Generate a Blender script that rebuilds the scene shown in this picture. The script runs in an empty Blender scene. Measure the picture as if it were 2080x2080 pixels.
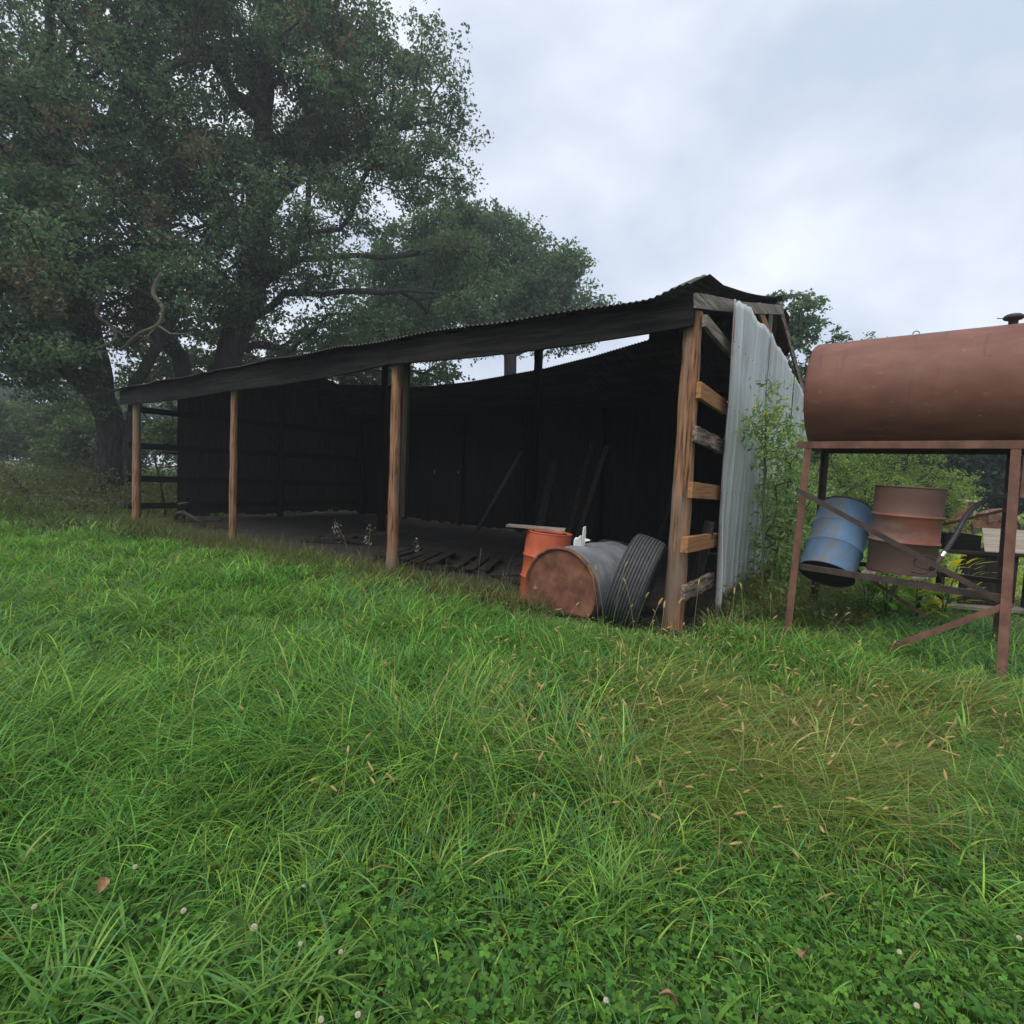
import bpy, math, random
import numpy as np
from mathutils import Matrix, Vector

random.seed(7)
SC = bpy.context.scene
COL = SC.collection
R_ = math.radians

# ------------------------------------------------------------------ camera
cam = bpy.data.cameras.new('camera')
cam_o = bpy.data.objects.new('camera', cam)
COL.objects.link(cam_o)
cam.sensor_width = 36
cam.lens = 1125 / 2080 * 36
cam.clip_start = 0.05
cam.clip_end = 3000
cam_o.matrix_world = (Matrix.Translation((0, 0, 1.6)) @ Matrix.Rotation(math.pi / 2 - math.atan(72 / 1125), 4, 'X')
                      @ Matrix.Rotation(0.045, 4, 'Z'))
SC.camera = cam_o
SC.render.resolution_x = SC.render.resolution_y = 1024
SC.cycles.use_denoising = True
SC.cycles.max_bounces = 6
SC.cycles.diffuse_bounces = 3
SC.cycles.glossy_bounces = 2
SC.cycles.transmission_bounces = 3
SC.cycles.transparent_max_bounces = 4
SC.cycles.sample_clamp_indirect = 4
SC.view_settings.view_transform = 'Standard'
SC.view_settings.look = 'None'
SC.view_settings.exposure = 0.85
SC.view_settings.gamma = 1

# ------------------------------------------------------------------ sky and sun
SUN_EL, SUN_AZ = R_(58), R_(212)      # azimuth clockwise from +Y: behind the camera, to the left
w = bpy.data.worlds.new('World')
SC.world = w
w.use_nodes = True
N, L = w.node_tree.nodes, w.node_tree.links
N.clear()
out = N.new('ShaderNodeOutputWorld')
bg = N.new('ShaderNodeBackground')
sky = N.new('ShaderNodeTexSky')
sky.sky_type = 'NISHITA'
sky.sun_disc = False
sky.sun_elevation = SUN_EL
sky.sun_rotation = SUN_AZ
tc = N.new('ShaderNodeTexCoord')
mp = N.new('ShaderNodeMapping')
mp.inputs['Scale'].default_value = (1.0, 1.0, 1.5)
mp.inputs['Location'].default_value = (2.35, 0.4, 0.2)
n1 = N.new('ShaderNodeTexNoise')
n1.inputs['Scale'].default_value = 2.5
n1.inputs['Detail'].default_value = 9
n1.inputs['Roughness'].default_value = 0.52
n1.inputs['Distortion'].default_value = 0.1
cr = N.new('ShaderNodeValToRGB')
e = cr.color_ramp.elements
e[0].position, e[0].color = 0.34, (3.45, 3.95, 4.75, 1)
e[1].position, e[1].color = 0.64, (5.8, 6.0, 6.4, 1)
m_ = cr.color_ramp.elements.new(0.50)
m_.color = (4.6, 4.95, 5.6, 1)
mx = N.new('ShaderNodeMixRGB')
mx.inputs['Fac'].default_value = 0.93
L.new(tc.outputs['Generated'], mp.inputs['Vector'])
L.new(mp.outputs['Vector'], n1.inputs['Vector'])
L.new(n1.outputs['Fac'], cr.inputs['Fac'])
L.new(sky.outputs['Color'], mx.inputs['Color1'])
L.new(cr.outputs['Color'], mx.inputs['Color2'])
L.new(mx.outputs['Color'], bg.inputs['Color'])
bg.inputs['Strength'].default_value = 0.104
L.new(bg.outputs['Background'], out.inputs['Surface'])

sun = bpy.data.lights.new('sun', 'SUN')
sun.energy = 1.5
sun.angle = R_(40)
sun.color = (1, 0.96, 0.88)
sun_o = bpy.data.objects.new('sun', sun)
COL.objects.link(sun_o)
sd = Vector((math.sin(SUN_AZ) * math.cos(SUN_EL), math.cos(SUN_AZ) * math.cos(SUN_EL), math.sin(SUN_EL)))
sun_o.rotation_euler = sd.to_track_quat('Z', 'Y').to_euler()


# ------------------------------------------------------------------ helpers
def tag(o, label=None, cat=None, group=None, kind=None):
    if label: o['label'] = label
    if cat: o['category'] = cat
    if group: o['group'] = group
    if kind: o['kind'] = kind
    return o


def empty(name, loc=(0, 0, 0), rz=0.0, parent=None, mat=None):
    o = bpy.data.objects.new(name, None)
    o.empty_display_size = 0.2
    COL.objects.link(o)
    if mat is not None:
        o.matrix_world = mat
    else:
        o.location = loc
        o.rotation_euler = (0, 0, rz)
    if parent: o.parent = parent
    return o


def new_mesh_obj(name, V, Fc, mat, parent=None, smooth=False, bevel=0.0, autosmooth=None):
    me = bpy.data.meshes.new(name)
    me.from_pydata([tuple(v) for v in V], [], [tuple(f) for f in Fc])
    me.validate()
    me.materials.append(mat)
    if smooth:
        me.polygons.foreach_set('use_smooth', [True] * len(me.polygons))
        if autosmooth:
            me.set_sharp_from_angle(angle=R_(autosmooth))
    o = bpy.data.objects.new(name, me)
    COL.objects.link(o)
    if parent: o.parent = parent
    if bevel:
        b = o.modifiers.new('bevel', 'BEVEL')
        b.width = bevel
        b.segments = 2
        b.limit_method = 'ANGLE'
    return o


class MB:
    def __init__(s):
        s.V, s.F = [], []

    def add(s, V, F):
        k = len(s.V)
        s.V += [tuple(v) for v in V]
        s.F += [tuple(i + k for i in f) for f in F]
        return s

    def box(s, a, b):
        (x0, y0, z0), (x1, y1, z1) = a, b
        V = [(x0, y0, z0), (x1, y0, z0), (x1, y1, z0), (x0, y1, z0), (x0, y0, z1), (x1, y0, z1), (x1, y1, z1), (x0, y1, z1)]
        return s.add(V, [(0, 3, 2, 1), (4, 5, 6, 7), (0, 1, 5, 4), (1, 2, 6, 5), (2, 3, 7, 6), (3, 0, 4, 7)])

    def beam(s, p, q, wd, th, side=(0, 0, 1), segs=1, jit=0.0, rnd=random):
        """rectangular bar from p to q: wd along the side vector, th across"""
        p, q = Vector(p), Vector(q)
        d = (q - p).normalized()
        sv = Vector(side)
        sv = (sv - d * sv.dot(d)).normalized()
        n = d.cross(sv)
        V, F = [], []
        for i in range(segs + 1):
            c = p.lerp(q, i / segs)
            j = [rnd.uniform(-jit, jit) for _ in range(8)]
            for k, (a, b) in enumerate(((-1, -1), (1, -1), (1, 1), (-1, 1))):
                V.append(c + sv * (a * wd / 2 + j[k]) + n * (b * th / 2 + j[k + 4] * .5))
        for i in range(segs):
            for k in range(4):
                a = i * 4 + k
                b = i * 4 + (k + 1) % 4
                F.append((a, b, b + 4, a + 4))
        F.append((3, 2, 1, 0))
        m = segs * 4
        F.append((m, m + 1, m + 2, m + 3))
        return s.add(V, F)

    def tube(s, pts, rad, n=8, cap=True, lump=0.0, rnd=random):
        pts = [Vector(p) for p in pts]
        if not hasattr(rad, '__len__'): rad = [rad] * len(pts)
        V, F = [], []
        t0 = (pts[1] - pts[0]).normalized()
        ref = Vector((0, 0, 1)) if abs(t0.z) < 0.9 else Vector((1, 0, 0))
        u = t0.cross(ref).normalized()
        ph = [rnd.uniform(0, 6.28) for _ in range(4)]
        for i, p in enumerate(pts):
            t = (pts[min(i + 1, len(pts) - 1)] - pts[max(i - 1, 0)]).normalized()
            u = (u - t * u.dot(t)).normalized()
            v = t.cross(u)
            for k in range(n):
                a = k * 2 * math.pi / n
                r = rad[i] * (1 + lump * (math.sin(3 * a + ph[0] + i * .35) * .5 + math.sin(5 * a + ph[1] - i * .2) * .4 + math.sin(2 * a + i * .9 + ph[2]) * .4))
                V.append(p + u * (math.cos(a) * r) + v * (math.sin(a) * r))
        for i in range(len(pts) - 1):
            for k in range(n):
                a, b = i * n + k, i * n + (k + 1) % n
                F.append((a, b, b + n, a + n))
        if cap:
            F.append(tuple(range(n))[::-1])
            m = (len(pts) - 1) * n
            F.append(tuple(range(m, m + n)))
        return s.add(V, F)

    def lathe(s, prof, n=48, M=None, closed=False):
        V, F = [], []
        for (r, z) in prof:
            for k in range(n):
                a = k * 2 * math.pi / n
                V.append(Vector((r * math.cos(a), r * math.sin(a), z)))
        m = len(prof)
        for i in range(m if closed else m - 1):
            j = (i + 1) % m
            for k in range(n):
                k2 = (k + 1) % n
                F.append((i * n + k, i * n + k2, j * n + k2, j * n + k))
        if M is not None: V = [M @ v for v in V]
        return s.add(V, F)

    def build(s, name, mat, parent=None, smooth=False, bevel=0.0, autosmooth=None):
        return new_mesh_obj(name, s.V, s.F, mat, parent, smooth, bevel, autosmooth)


def mk(name):
    m = bpy.data.materials.new(name)
    m.use_nodes = True
    return m, m.node_tree.nodes, m.node_tree.links, m.node_tree.nodes['Principled BSDF']


def mat_noise(name, stops, scale=(3, 3, 3), detail=8, rough=0.8, metal=0.0, bump=0.3, bdist=0.01, spots=None, stretch2=None, coord='Object', spec=0.4, distort=0.0, nrough=0.6):
    """stops: [(pos, rgb)...]; spots: (scale3, threshold, rgb, softness)"""
    m, N, L, P = mk(name)
    tc = N.new('ShaderNodeTexCoord')
    mp = N.new('ShaderNodeMapping')
    mp.inputs['Scale'].default_value = scale
    L.new(tc.outputs[coord], mp.inputs['Vector'])
    nz = N.new('ShaderNodeTexNoise')
    nz.inputs['Scale'].default_value = 1
    nz.inputs['Detail'].default_value = detail
    nz.inputs['Roughness'].default_value = nrough
    nz.inputs['Distortion'].default_value = distort
    L.new(mp.outputs['Vector'], nz.inputs['Vector'])
    cr = N.new('ShaderNodeValToRGB')
    els = cr.color_ramp.elements
    while len(els) < len(stops): els.new(0.5)
    for i, (p, c) in enumerate(stops):
        els[i].position = p
        els[i].color = (*c, 1)
    L.new(nz.outputs['Fac'], cr.inputs['Fac'])
    col = cr.outputs['Color']
    for sp in (spots or []):
        sc, th, rgb, soft = sp
        mp2 = N.new('ShaderNodeMapping')
        mp2.inputs['Scale'].default_value = sc
        mp2.inputs['Location'].default_value = (random.random() * 9, random.random() * 9, random.random() * 9)
        L.new(tc.outputs[coord], mp2.inputs['Vector'])
        n2 = N.new('ShaderNodeTexNoise')
        n2.inputs['Scale'].default_value = 1
        n2.inputs['Detail'].default_value = 7
        n2.inputs['Roughness'].default_value = 0.65
        L.new(mp2.outputs['Vector'], n2.inputs['Vector'])
        r2 = N.new('ShaderNodeMapRange')
        r2.inputs['From Min'].default_value = th
        r2.inputs['From Max'].default_value = th + soft
        L.new(n2.outputs['Fac'], r2.inputs['Value'])
        mix = N.new('ShaderNodeMixRGB')
        mix.inputs['Color2'].default_value = (*rgb, 1)
        L.new(r2.outputs['Result'], mix.inputs['Fac'])
        L.new(col, mix.inputs['Color1'])
        col = mix.outputs['Color']
    L.new(col, P.inputs['Base Color'])
    P.inputs['Roughness'].default_value = rough
    P.inputs['Metallic'].default_value = metal
    P.inputs['Specular IOR Level'].default_value = spec
    if bump:
        bp = N.new('ShaderNodeBump')
        bp.inputs['Strength'].default_value = bump
        bp.inputs['Distance'].default_value = bdist
        L.new(nz.outputs['Fac'], bp.inputs['Height'])
        L.new(bp.outputs['Normal'], P.inputs['Normal'])
    return m


def mat_leafy(name, trans=0.35, rough=0.6, spec=0.2, scalecol=1.0):
    """per-face colours of leaves and blades come from the colour attribute col"""
    m, N, L, P = mk(name)
    at = N.new('ShaderNodeAttribute')
    at.attribute_name = 'col'
    P.inputs['Roughness'].default_value = rough
    P.inputs['Specular IOR Level'].default_value = spec
    L.new(at.outputs['Color'], P.inputs['Base Color'])
    tr = N.new('ShaderNodeBsdfTranslucent')
    hs = N.new('ShaderNodeHueSaturation')
    hs.inputs['Saturation'].default_value = 1.1
    hs.inputs['Value'].default_value = 1.25
    L.new(at.outputs['Color'], hs.inputs['Color'])
    L.new(hs.outputs['Color'], tr.inputs['Color'])
    mx = N.new('ShaderNodeMixShader')
    mx.inputs['Fac'].default_value = trans
    L.new(P.outputs[0], mx.inputs[1])
    L.new(tr.outputs[0], mx.inputs[2])
    L.new(mx.outputs[0], N['Material Output'].inputs['Surface'])
    return m


WOODS = {}
def wood(kind, axis):
    """grain along the given local axis"""
    key = (kind, axis)
    if key in WOODS: return WOODS[key]
    across, along = {'pole': (38, 2.2), 'rail': (30, 1.8), 'grey': (34, 1.6), 'dark': (22, 1.2), 'dim': (26, 1.5), 'blackish': (26, 1.5), 'old': (30, 3.5)}[kind]
    sc = [across] * 3
    sc['xyz'.index(axis)] = along
    pal = {
        'pole': [(0.34, (.03, .018, .013)), (0.44, (.17, .082, .046)), (0.55, (.26, .138, .075)), (0.72, (.33, .22, .14))],
        'rail': [(0.25, (.11, .055, .03)), (0.45, (.29, .14, .062)), (0.75, (.40, .215, .10))],
        'grey': [(0.30, (.06, .052, .045)), (0.50, (.20, .17, .14)), (0.75, (.33, .30, .26))],
        'dark': [(0.30, (.004, .004, .004)), (0.50, (.009, .0085, .008)), (0.75, (.017, .016, .015))],  # inner timber: the shed's shade is put into this colour
        'blackish': [(0.30, (.005, .005, .005)), (0.50, (.015, .014, .013)), (0.75, (.034, .031, .028))],  # near-black tone of the header beams
        'dim': [(0.30, (.008, .007, .007)), (0.50, (.024, .021, .018)), (0.75, (.05, .044, .038))],  # grey wood darkened: shade inside the shed is put into the colour
        'old': [(0.36, (.03, .022, .018)), (0.50, (.16, .12, .09)), (0.7, (.33, .27, .21))],
    }[kind]
    spots = {'pole': [((3, 3, .6), .50, (.19, .15, .12), .14), ((60, 60, 14), .70, (.02, .014, .01), .03)],
             'rail': [((6, 6, 6), .62, (.16, .10, .06), .1), ((50, 50, 50), .72, (.05, .03, .02), .03)]}.get(kind)
    WOODS[key] = mat_noise('wood_%s_%s' % (kind, axis), pal, tuple(sc), rough=.92, spec=.08 if kind in ('dark', 'dim', 'blackish') else .2, bump=.75, bdist=.012, spots=spots, distort=.12)
    return WOODS[key]


M = {}
M['sheet'] = mat_noise('weathered_sheet', [(0.3, (.28, .30, .31)), (0.5, (.41, .44, .45)), (0.7, (.53, .55, .56))], (7, 7, .35), rough=.7, metal=.0, bump=.1,
                       spots=[((9, 9, .5), .66, (.26, .15, .09), .05), ((2.2, 2.2, .6), .54, (.26, .28, .27), .16), ((12, 12, .9), .62, (.62, .63, .62), .1), ((55, 55, 30), .71, (.09, .06, .04), .03)])
M['roof'] = mat_noise('rusted_roof_sheet', [(0.3, (.022, .020, .020)), (0.5, (.045, .038, .035)), (0.7, (.08, .07, .065))], (1.2, 6, 1.2), rough=.75, metal=.1, bump=.05,
                      spots=[((2, 5, 2), .58, (.05, .03, .022), .1)])
M['rust'] = mat_noise('rust', [(0.3, (.07, .028, .018)), (0.5, (.155, .062, .036)), (0.72, (.24, .11, .062))], (5, 5, 5), rough=.85, bump=.5, bdist=.006,
                      spots=[((9, 9, 9), .63, (.34, .21, .13), .05), ((22, 22, 22), .66, (.05, .02, .015), .05)])
M['tank'] = mat_noise('rust_primer', [(0.3, (.095, .036, .024)), (0.5, (.145, .056, .038)), (0.7, (.20, .088, .060))], (1.2, 4, 2), rough=.62, bump=.12, bdist=.004,
                      spots=[((9, 2.0, 1.0), .57, (.10, .045, .038), .12), ((3, 9, 9), .60, (.25, .13, .10), .2), ((26, 26, 26), .66, (.07, .028, .02), .03), ((11, 16, 16), .68, (.26, .15, .11), .02)])
M['stand'] = mat_noise('rusty_angle_iron', [(0.3, (.07, .034, .023)), (0.5, (.13, .060, .040)), (0.7, (.19, .098, .066))], (7, 7, 5), rough=.8, bump=.25, bdist=.004,
                       spots=[((30, 30, 20), .66, (.08, .03, .02), .06)])
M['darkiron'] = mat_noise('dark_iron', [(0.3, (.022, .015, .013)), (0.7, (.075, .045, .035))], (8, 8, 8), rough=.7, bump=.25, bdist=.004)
M['zinc'] = mat_noise('dull_galvanised', [(0.3, (.16, .17, .19)), (0.5, (.23, .245, .265)), (0.7, (.31, .325, .35))], (5, 5, 5), rough=.6, metal=.3, bump=.08,
                      spots=[((5, 5, 5), .58, (.15, .15, .16), .15), ((30, 30, 30), .7, (.20, .11, .07), .05)])
M['orange'] = mat_noise('orange_paint', [(0.3, (.34, .062, .027)), (0.6, (.45, .098, .042))], (4, 4, 2), rough=.5, bump=.08,
                        spots=[((14, 14, 5), .66, (.22, .075, .04), .05), ((45, 45, 45), .69, (.10, .04, .03), .03)])
M['blue'] = mat_noise('blue_paint', [(0.3, (.06, .125, .225)), (0.6, (.10, .18, .29))], (4, 4, 2), rough=.72, bump=.08,
                      spots=[((2.4, 2.4, 2.0), .50, (.12, .135, .15), .10), ((38, 38, 38), .65, (.07, .045, .035), .04)])
M['rubber'] = mat_noise('old_rubber', [(0.3, (.035, .036, .040)), (0.7, (.07, .071, .078))], (14, 14, 14), rough=.75, bump=.15, bdist=.003)
M['white'] = mat_noise('white_paint', [(0.3, (.62, .62, .60)), (0.7, (.80, .80, .78))], (20, 20, 20), rough=.6, bump=.1, spots=[((30, 30, 30), .65, (.4, .38, .33), .06)])
M['ply'] = mat_noise('weathered_plywood', [(0.3, (.15, .125, .095)), (0.5, (.235, .20, .155)), (0.7, (.30, .26, .205))], (2, 22, 8), rough=.85, bump=.25,
                     spots=[((6, 60, 6), .66, (.16, .12, .09), .04)])
M['chrome'] = mat_noise('worn_chrome', [(0.3, (.55, .55, .56)), (0.7, (.7, .7, .7))], (9, 9, 9), rough=.25, metal=1.0, bump=.02)
M['black'] = mat_noise('black_hose', [(0.3, (.014, .014, .016)), (0.7, (.03, .03, .033))], (20, 20, 20), rough=.6, bump=.1)
M['bark'] = mat_noise('oak_bark', [(0.35, (.014, .012, .011)), (0.55, (.042, .036, .031)), (0.75, (.085, .075, .062))], (9, 9, 2), rough=.95, bump=1.0, bdist=.03)
M['palebark'] = mat_noise('pale_bark', [(0.3, (.07, .06, .045)), (0.7, (.17, .15, .115))], (20, 20, 5), rough=.95, bump=.5)
M['greenstem'] = mat_noise('green_stem', [(0.3, (.04, .05, .02)), (0.7, (.09, .09, .04))], (20, 20, 5), rough=.8, bump=.1)
M['leafy'] = mat_leafy('leaves', .46, .6, .2)
M['blade'] = mat_leafy('grass_blades', .42, .55, .22)
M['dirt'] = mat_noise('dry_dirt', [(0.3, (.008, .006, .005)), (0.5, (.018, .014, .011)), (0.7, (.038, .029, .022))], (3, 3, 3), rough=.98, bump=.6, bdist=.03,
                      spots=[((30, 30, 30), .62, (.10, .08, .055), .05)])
M['ground'] = mat_noise('soil_and_thatch', [(0.3, (.028, .05, .014)), (0.5, (.055, .095, .022)), (0.7, (.09, .145, .03))], (1.4, 1.4, 1.4), rough=.98, bump=.6, bdist=.05,
                        spots=[((.35, .35, .35), .53, (.10, .13, .03), .2), ((18, 18, 18), .6, (.05, .04, .02), .1)])
M['seed'] = mat_noise('seed_head', [(0.3, (.24, .17, .05)), (0.7, (.40, .29, .11))], (60, 60, 60), rough=.9, bump=.6)
M['flower'] = mat_noise('clover_petals', [(0.3, (.38, .31, .20)), (0.7, (.68, .64, .52))], (80, 80, 80), rough=.9, bump=.4)


# vegetation mesh builder ------------------------------------------------
rs = np.random.RandomState(11)


def fast_mesh(name, V, F4, colr, mat, parent=None, smooth=False):
    """V (n,3) float, F4 (m,4) int quads, colr (n,3) per vertex"""
    me = bpy.data.meshes.new(name)
    n, m = len(V), len(F4)
    me.vertices.add(n)
    me.vertices.foreach_set('co', np.ascontiguousarray(V, np.float32).ravel())
    me.loops.add(m * 4)
    me.loops.foreach_set('vertex_index', np.ascontiguousarray(F4, np.int32).ravel())
    me.polygons.add(m)
    me.polygons.foreach_set('loop_start', np.arange(0, m * 4, 4, dtype=np.int32))
    me.polygons.foreach_set('loop_total', np.full(m, 4, np.int32))
    if smooth: me.polygons.foreach_set('use_smooth', np.ones(m, bool))
    me.update(calc_edges=True)
    if colr is not None:
        ca = me.color_attributes.new('col', 'BYTE_COLOR', 'POINT')
        c4 = np.ones((n, 4), np.float32)
        c4[:, :3] = colr
        # a byte attribute is stored in sRGB and read back as linear
        ca.data.foreach_set('color', c4.ravel())
    me.materials.append(mat)
    o = bpy.data.objects.new(name, me)
    COL.objects.link(o)
    if parent: o.parent = parent
    return o


def vnoise(x, y, seed=0):
    xi, yi = np.floor(x).astype(np.int64), np.floor(y).astype(np.int64)
    fx, fy = x - xi, y - yi
    fx, fy = fx * fx * (3 - 2 * fx), fy * fy * (3 - 2 * fy)

    def h(a, b):
        t = (a * 374761393 + b * 668265263 + seed * 1442695041) & 0x7fffffff
        t = ((t ^ (t >> 13)) * 1274126177) & 0x7fffffff
        return ((t ^ (t >> 16)) & 0xffff) / 65535.0
    return (h(xi, yi) * (1 - fx) + h(xi + 1, yi) * fx) * (1 - fy) + (h(xi, yi + 1) * (1 - fx) + h(xi + 1, yi + 1) * fx) * fy


def fbm(x, y, seed=0):
    return (vnoise(x, y, seed) + .5 * vnoise(x * 2.1, y * 2.1, seed + 5) + .25 * vnoise(x * 4.3, y * 4.3, seed + 9)) / 1.75


def blades(root, length, width, phi, th0, th1, colr, segs=4, twist=0.3):
    """curved ribbons; root (n,3); angles from vertical th0 at the root to th1 at the tip"""
    n = len(root)
    V = np.zeros((n, segs + 1, 2, 3), np.float32)
    p = root.astype(np.float32).copy()
    cx, cy = np.cos(phi), np.sin(phi)
    px, py = -np.sin(phi + twist * rs.randn(n)), np.cos(phi + twist * rs.randn(n))
    step = length / segs
    for i in range(segs + 1):
        t = i / segs
        wd = width * .5 * (1.0 - t ** 2.2) * (.65 + .35 * min(1, t * 4)) + width * .03
        V[:, i, 0, 0] = p[:, 0] - px * wd
        V[:, i, 0, 1] = p[:, 1] - py * wd
        V[:, i, 0, 2] = p[:, 2]
        V[:, i, 1, 0] = p[:, 0] + px * wd
        V[:, i, 1, 1] = p[:, 1] + py * wd
        V[:, i, 1, 2] = p[:, 2]
        th = th0 + (th1 - th0) * (t + .5 / segs)
        p[:, 0] += np.sin(th) * cx * step
        p[:, 1] += np.sin(th) * cy * step
        p[:, 2] += np.cos(th) * step
    V[..., 2] = np.maximum(V[..., 2], .004)
    base = (np.arange(n) * (segs + 1) * 2)[:, None, None]
    k = np.arange(segs)[None, :, None] * 2
    F = base + k + np.array([0, 1, 3, 2])[None, None, :]
    C = np.repeat(colr[:, None, :], (segs + 1) * 2, 1).reshape(-1, 3)
    return V.reshape(-1, 3), F.reshape(-1, 4), C


def leaf_quads(cen, size, aspect, colr, droop=0.0, up=0.0):
    """rhombic leaves folded a little along the midrib"""
    n = len(cen)
    a = rs.rand(n) * 2 * np.pi
    el = rs.uniform(-1.1, .7, n) - droop
    d = np.stack([np.cos(a) * np.cos(el), np.sin(a) * np.cos(el), np.sin(el)], 1)
    r = rs.randn(n, 3)
    r[:, 2] += up * 2
    s = np.cross(d, r)
    s /= np.linalg.norm(s, axis=1)[:, None] + 1e-6
    size = size[:, None] * np.ones((n, 1))
    nrm = np.cross(d, s)
    V = np.zeros((n, 4, 3), np.float32)
    V[:, 0] = cen
    V[:, 1] = cen + d * size * .5 + s * size * aspect * .5 + nrm * size * .08
    V[:, 2] = cen + d * size
    V[:, 3] = cen + d * size * .5 - s * size * aspect * .5 + nrm * size * .08
    F = np.arange(n * 4).reshape(n, 4)
    return V.reshape(-1, 3), F, np.repeat(colr, 4, 0)


def pal_mix(n, pal, wts, jit=.18):
    pal = np.array(pal)
    k = rs.choice(len(pal), n, p=np.array(wts) / np.sum(wts))
    c = pal[k] * (1 + jit * rs.randn(n, 1)) * (1 + .05 * rs.randn(n, 3))
    return np.clip(c, .004, .9)


OAK = [(.080, .140, .070), (.105, .170, .075), (.068, .118, .062), (.150, .145, .082), (.130, .190, .08)]


def make_tree(name, label, cat, trunks, blobs, nclump, lpc, leaf, seed, fork=4.0, rtip=.012, palette=OAK, wts=(3, 3, 3, 1.2, 1), step=1.1, crad=.95,
              bark=None, group=None, kshell=.35, droop=.2, flat=.62, colseed=0, maxr=.8, trunkname='trunk', crownname='crown', cutz=None, gap=0.0, aspect=.62, sag=0.0):
    global rs
    rs = np.random.RandomState(seed)
    root = empty(name, trunks[0][0])
    tag(root, label, cat, group)
    org = np.array(trunks[0][0], float)
    P, par = [], []
    for ti_, tr in enumerate(trunks):
        prev = -1
        if ti_ and tr[0][2] > .5:
            prev = int(np.argmin([np.linalg.norm(np.array(tr[0], float) - q) for q in P]))
        for a, b in zip(tr[:-1], tr[1:]):
            a, b = np.array(a, float), np.array(b, float)
            k = max(1, int(np.linalg.norm(b - a) / (step * .7)))
            for i in range(k):
                if prev < 0 and i == 0:
                    P.append(a); par.append(-1); prev = len(P) - 1
                q = a + (b - a) * (i + 1) / k + rs.randn(3) * step * .05
                P.append(q); par.append(prev); prev = len(P) - 1
    # clump centres
    cs = []
    vols = np.array([b[3] * b[4] * b[5] for b in blobs])
    while len(cs) < nclump:
        b = blobs[rs.choice(len(blobs), p=vols / vols.sum())]
        v = rs.randn(3)
        v /= np.linalg.norm(v)
        r = rs.rand() ** kshell
        c = np.array(b[:3]) + v * r * np.array(b[3:6])
        if c[2] < (cutz if cutz is not None else .5): continue
        if gap and fbm(np.array([c[0] * .35 + c[1] * .2]), np.array([c[2] * .4 + 3]), seed)[0] < gap: continue
        cs.append(c)
    cs = np.array(cs)
    P = [np.array(p) for p in P]
    plen = [0.0] * len(P)
    for i in range(len(P)):
        if par[i] >= 0: plen[i] = plen[par[i]] + np.linalg.norm(P[i] - P[par[i]])
    t_top = np.array(P[len(P) // 2])
    order = np.argsort(np.linalg.norm(cs - t_top, axis=1))
    tips = []
    arr = np.zeros((len(P) + nclump * 14, 3)); pl = np.zeros(len(arr))
    cnt = len(P)
    arr[:cnt] = P; pl[:cnt] = plen
    for ci in order:
        c = cs[ci]
        dv = arr[:cnt] - c
        cost = np.linalg.norm(dv, axis=1) + .22 * pl[:cnt]
        cost[arr[:cnt, 2] < fork] += 50
        cost += np.where(arr[:cnt, 2] > c[2] + .5, 1.0 * (arr[:cnt, 2] - c[2]), 0)
        j = int(np.argmin(cost))
        a = arr[j].copy()
        D = np.linalg.norm(c - a)
        k = max(1, min(12, int(round(D / step))))
        bend = rs.randn(3) * D * .10
        bend[2] += D * .06 - sag * D
        prev = j
        for i in range(k):
            t = (i + 1) / k
            q = a + (c - a) * t + bend * 4 * t * (1 - t) + rs.randn(3) * step * .07 * (i < k - 1)
            if cnt >= len(arr): break
            arr[cnt] = q
            pl[cnt] = pl[prev] + np.linalg.norm(q - arr[prev])
            par.append(prev)
            prev = cnt
            cnt += 1
        tips.append(prev)
    count = np.zeros(cnt)
    for t in tips: count[t] += 1
    for i in range(cnt - 1, -1, -1):
        if par[i] >= 0: count[par[i]] += count[i]
    rad = np.minimum(rtip * np.maximum(count, .6) ** .56, maxr)
    # trunk chains keep a minimum girth
    nch = [0] * cnt
    for i in range(cnt):
        if par[i] >= 0: nch[par[i]] += 1
    mb = MB()
    done = np.zeros(cnt, bool)
    leaves_ = [i for i in range(cnt) if nch[i] == 0]
    leaves_.sort(key=lambda i: -pl[i])
    for lf in leaves_:
        ch = [lf]
        while par[ch[-1]] >= 0 and not done[ch[-1]]:
            done[ch[-1]] = True
            ch.append(par[ch[-1]])
        done[ch[-1]] = True
        ch = ch[::-1]
        if len(ch) < 2: continue
        rr = [rad[i] for i in ch]
        rr[0] = min(rr[0], rr[1] * 1.15)
        big = max(rr)
        if par[ch[0]] < 0: rr[0] *= 1.35
        mb.tube([arr[i] - org for i in ch], rr, n=12 if big > .25 else (6 if big > .05 else 4), cap=False, lump=.10 if big > .15 else 0, rnd=random)
    mb.build(trunkname, bark or M['bark'], root, smooth=True)
    # leaves
    Vs, Cs = [], []
    tp = arr[[t for t in tips]]
    nl = len(tp) * lpc
    cidx = np.repeat(np.arange(len(tp)), lpc)
    off = rs.randn(nl, 3)
    off /= np.linalg.norm(off, axis=1)[:, None]
    off *= (rs.rand(nl) ** .45)[:, None]
    cr_ = (crad * rs.uniform(.6, 1.25, len(tp)))[cidx][:, None]
    off = off * cr_ * np.array([1, 1, flat])
    # sprigs inside the clump
    ns = 16
    spr = rs.randn(len(tp), ns, 3) * np.array([.55, .55, .36]) * crad
    sid = rs.randint(0, ns, nl)
    cen = tp[cidx] + off * .42 + spr[cidx, sid] * .8
    cen[:, 2] -= droop * np.abs(rs.randn(nl)) * crad * .4
    size = leaf * rs.uniform(.65, 1.3, nl)
    hue = rs.rand(len(tp))
    col = pal_mix(nl, palette, wts)
    col *= (.8 + .45 * hue[cidx])[:, None]
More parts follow.
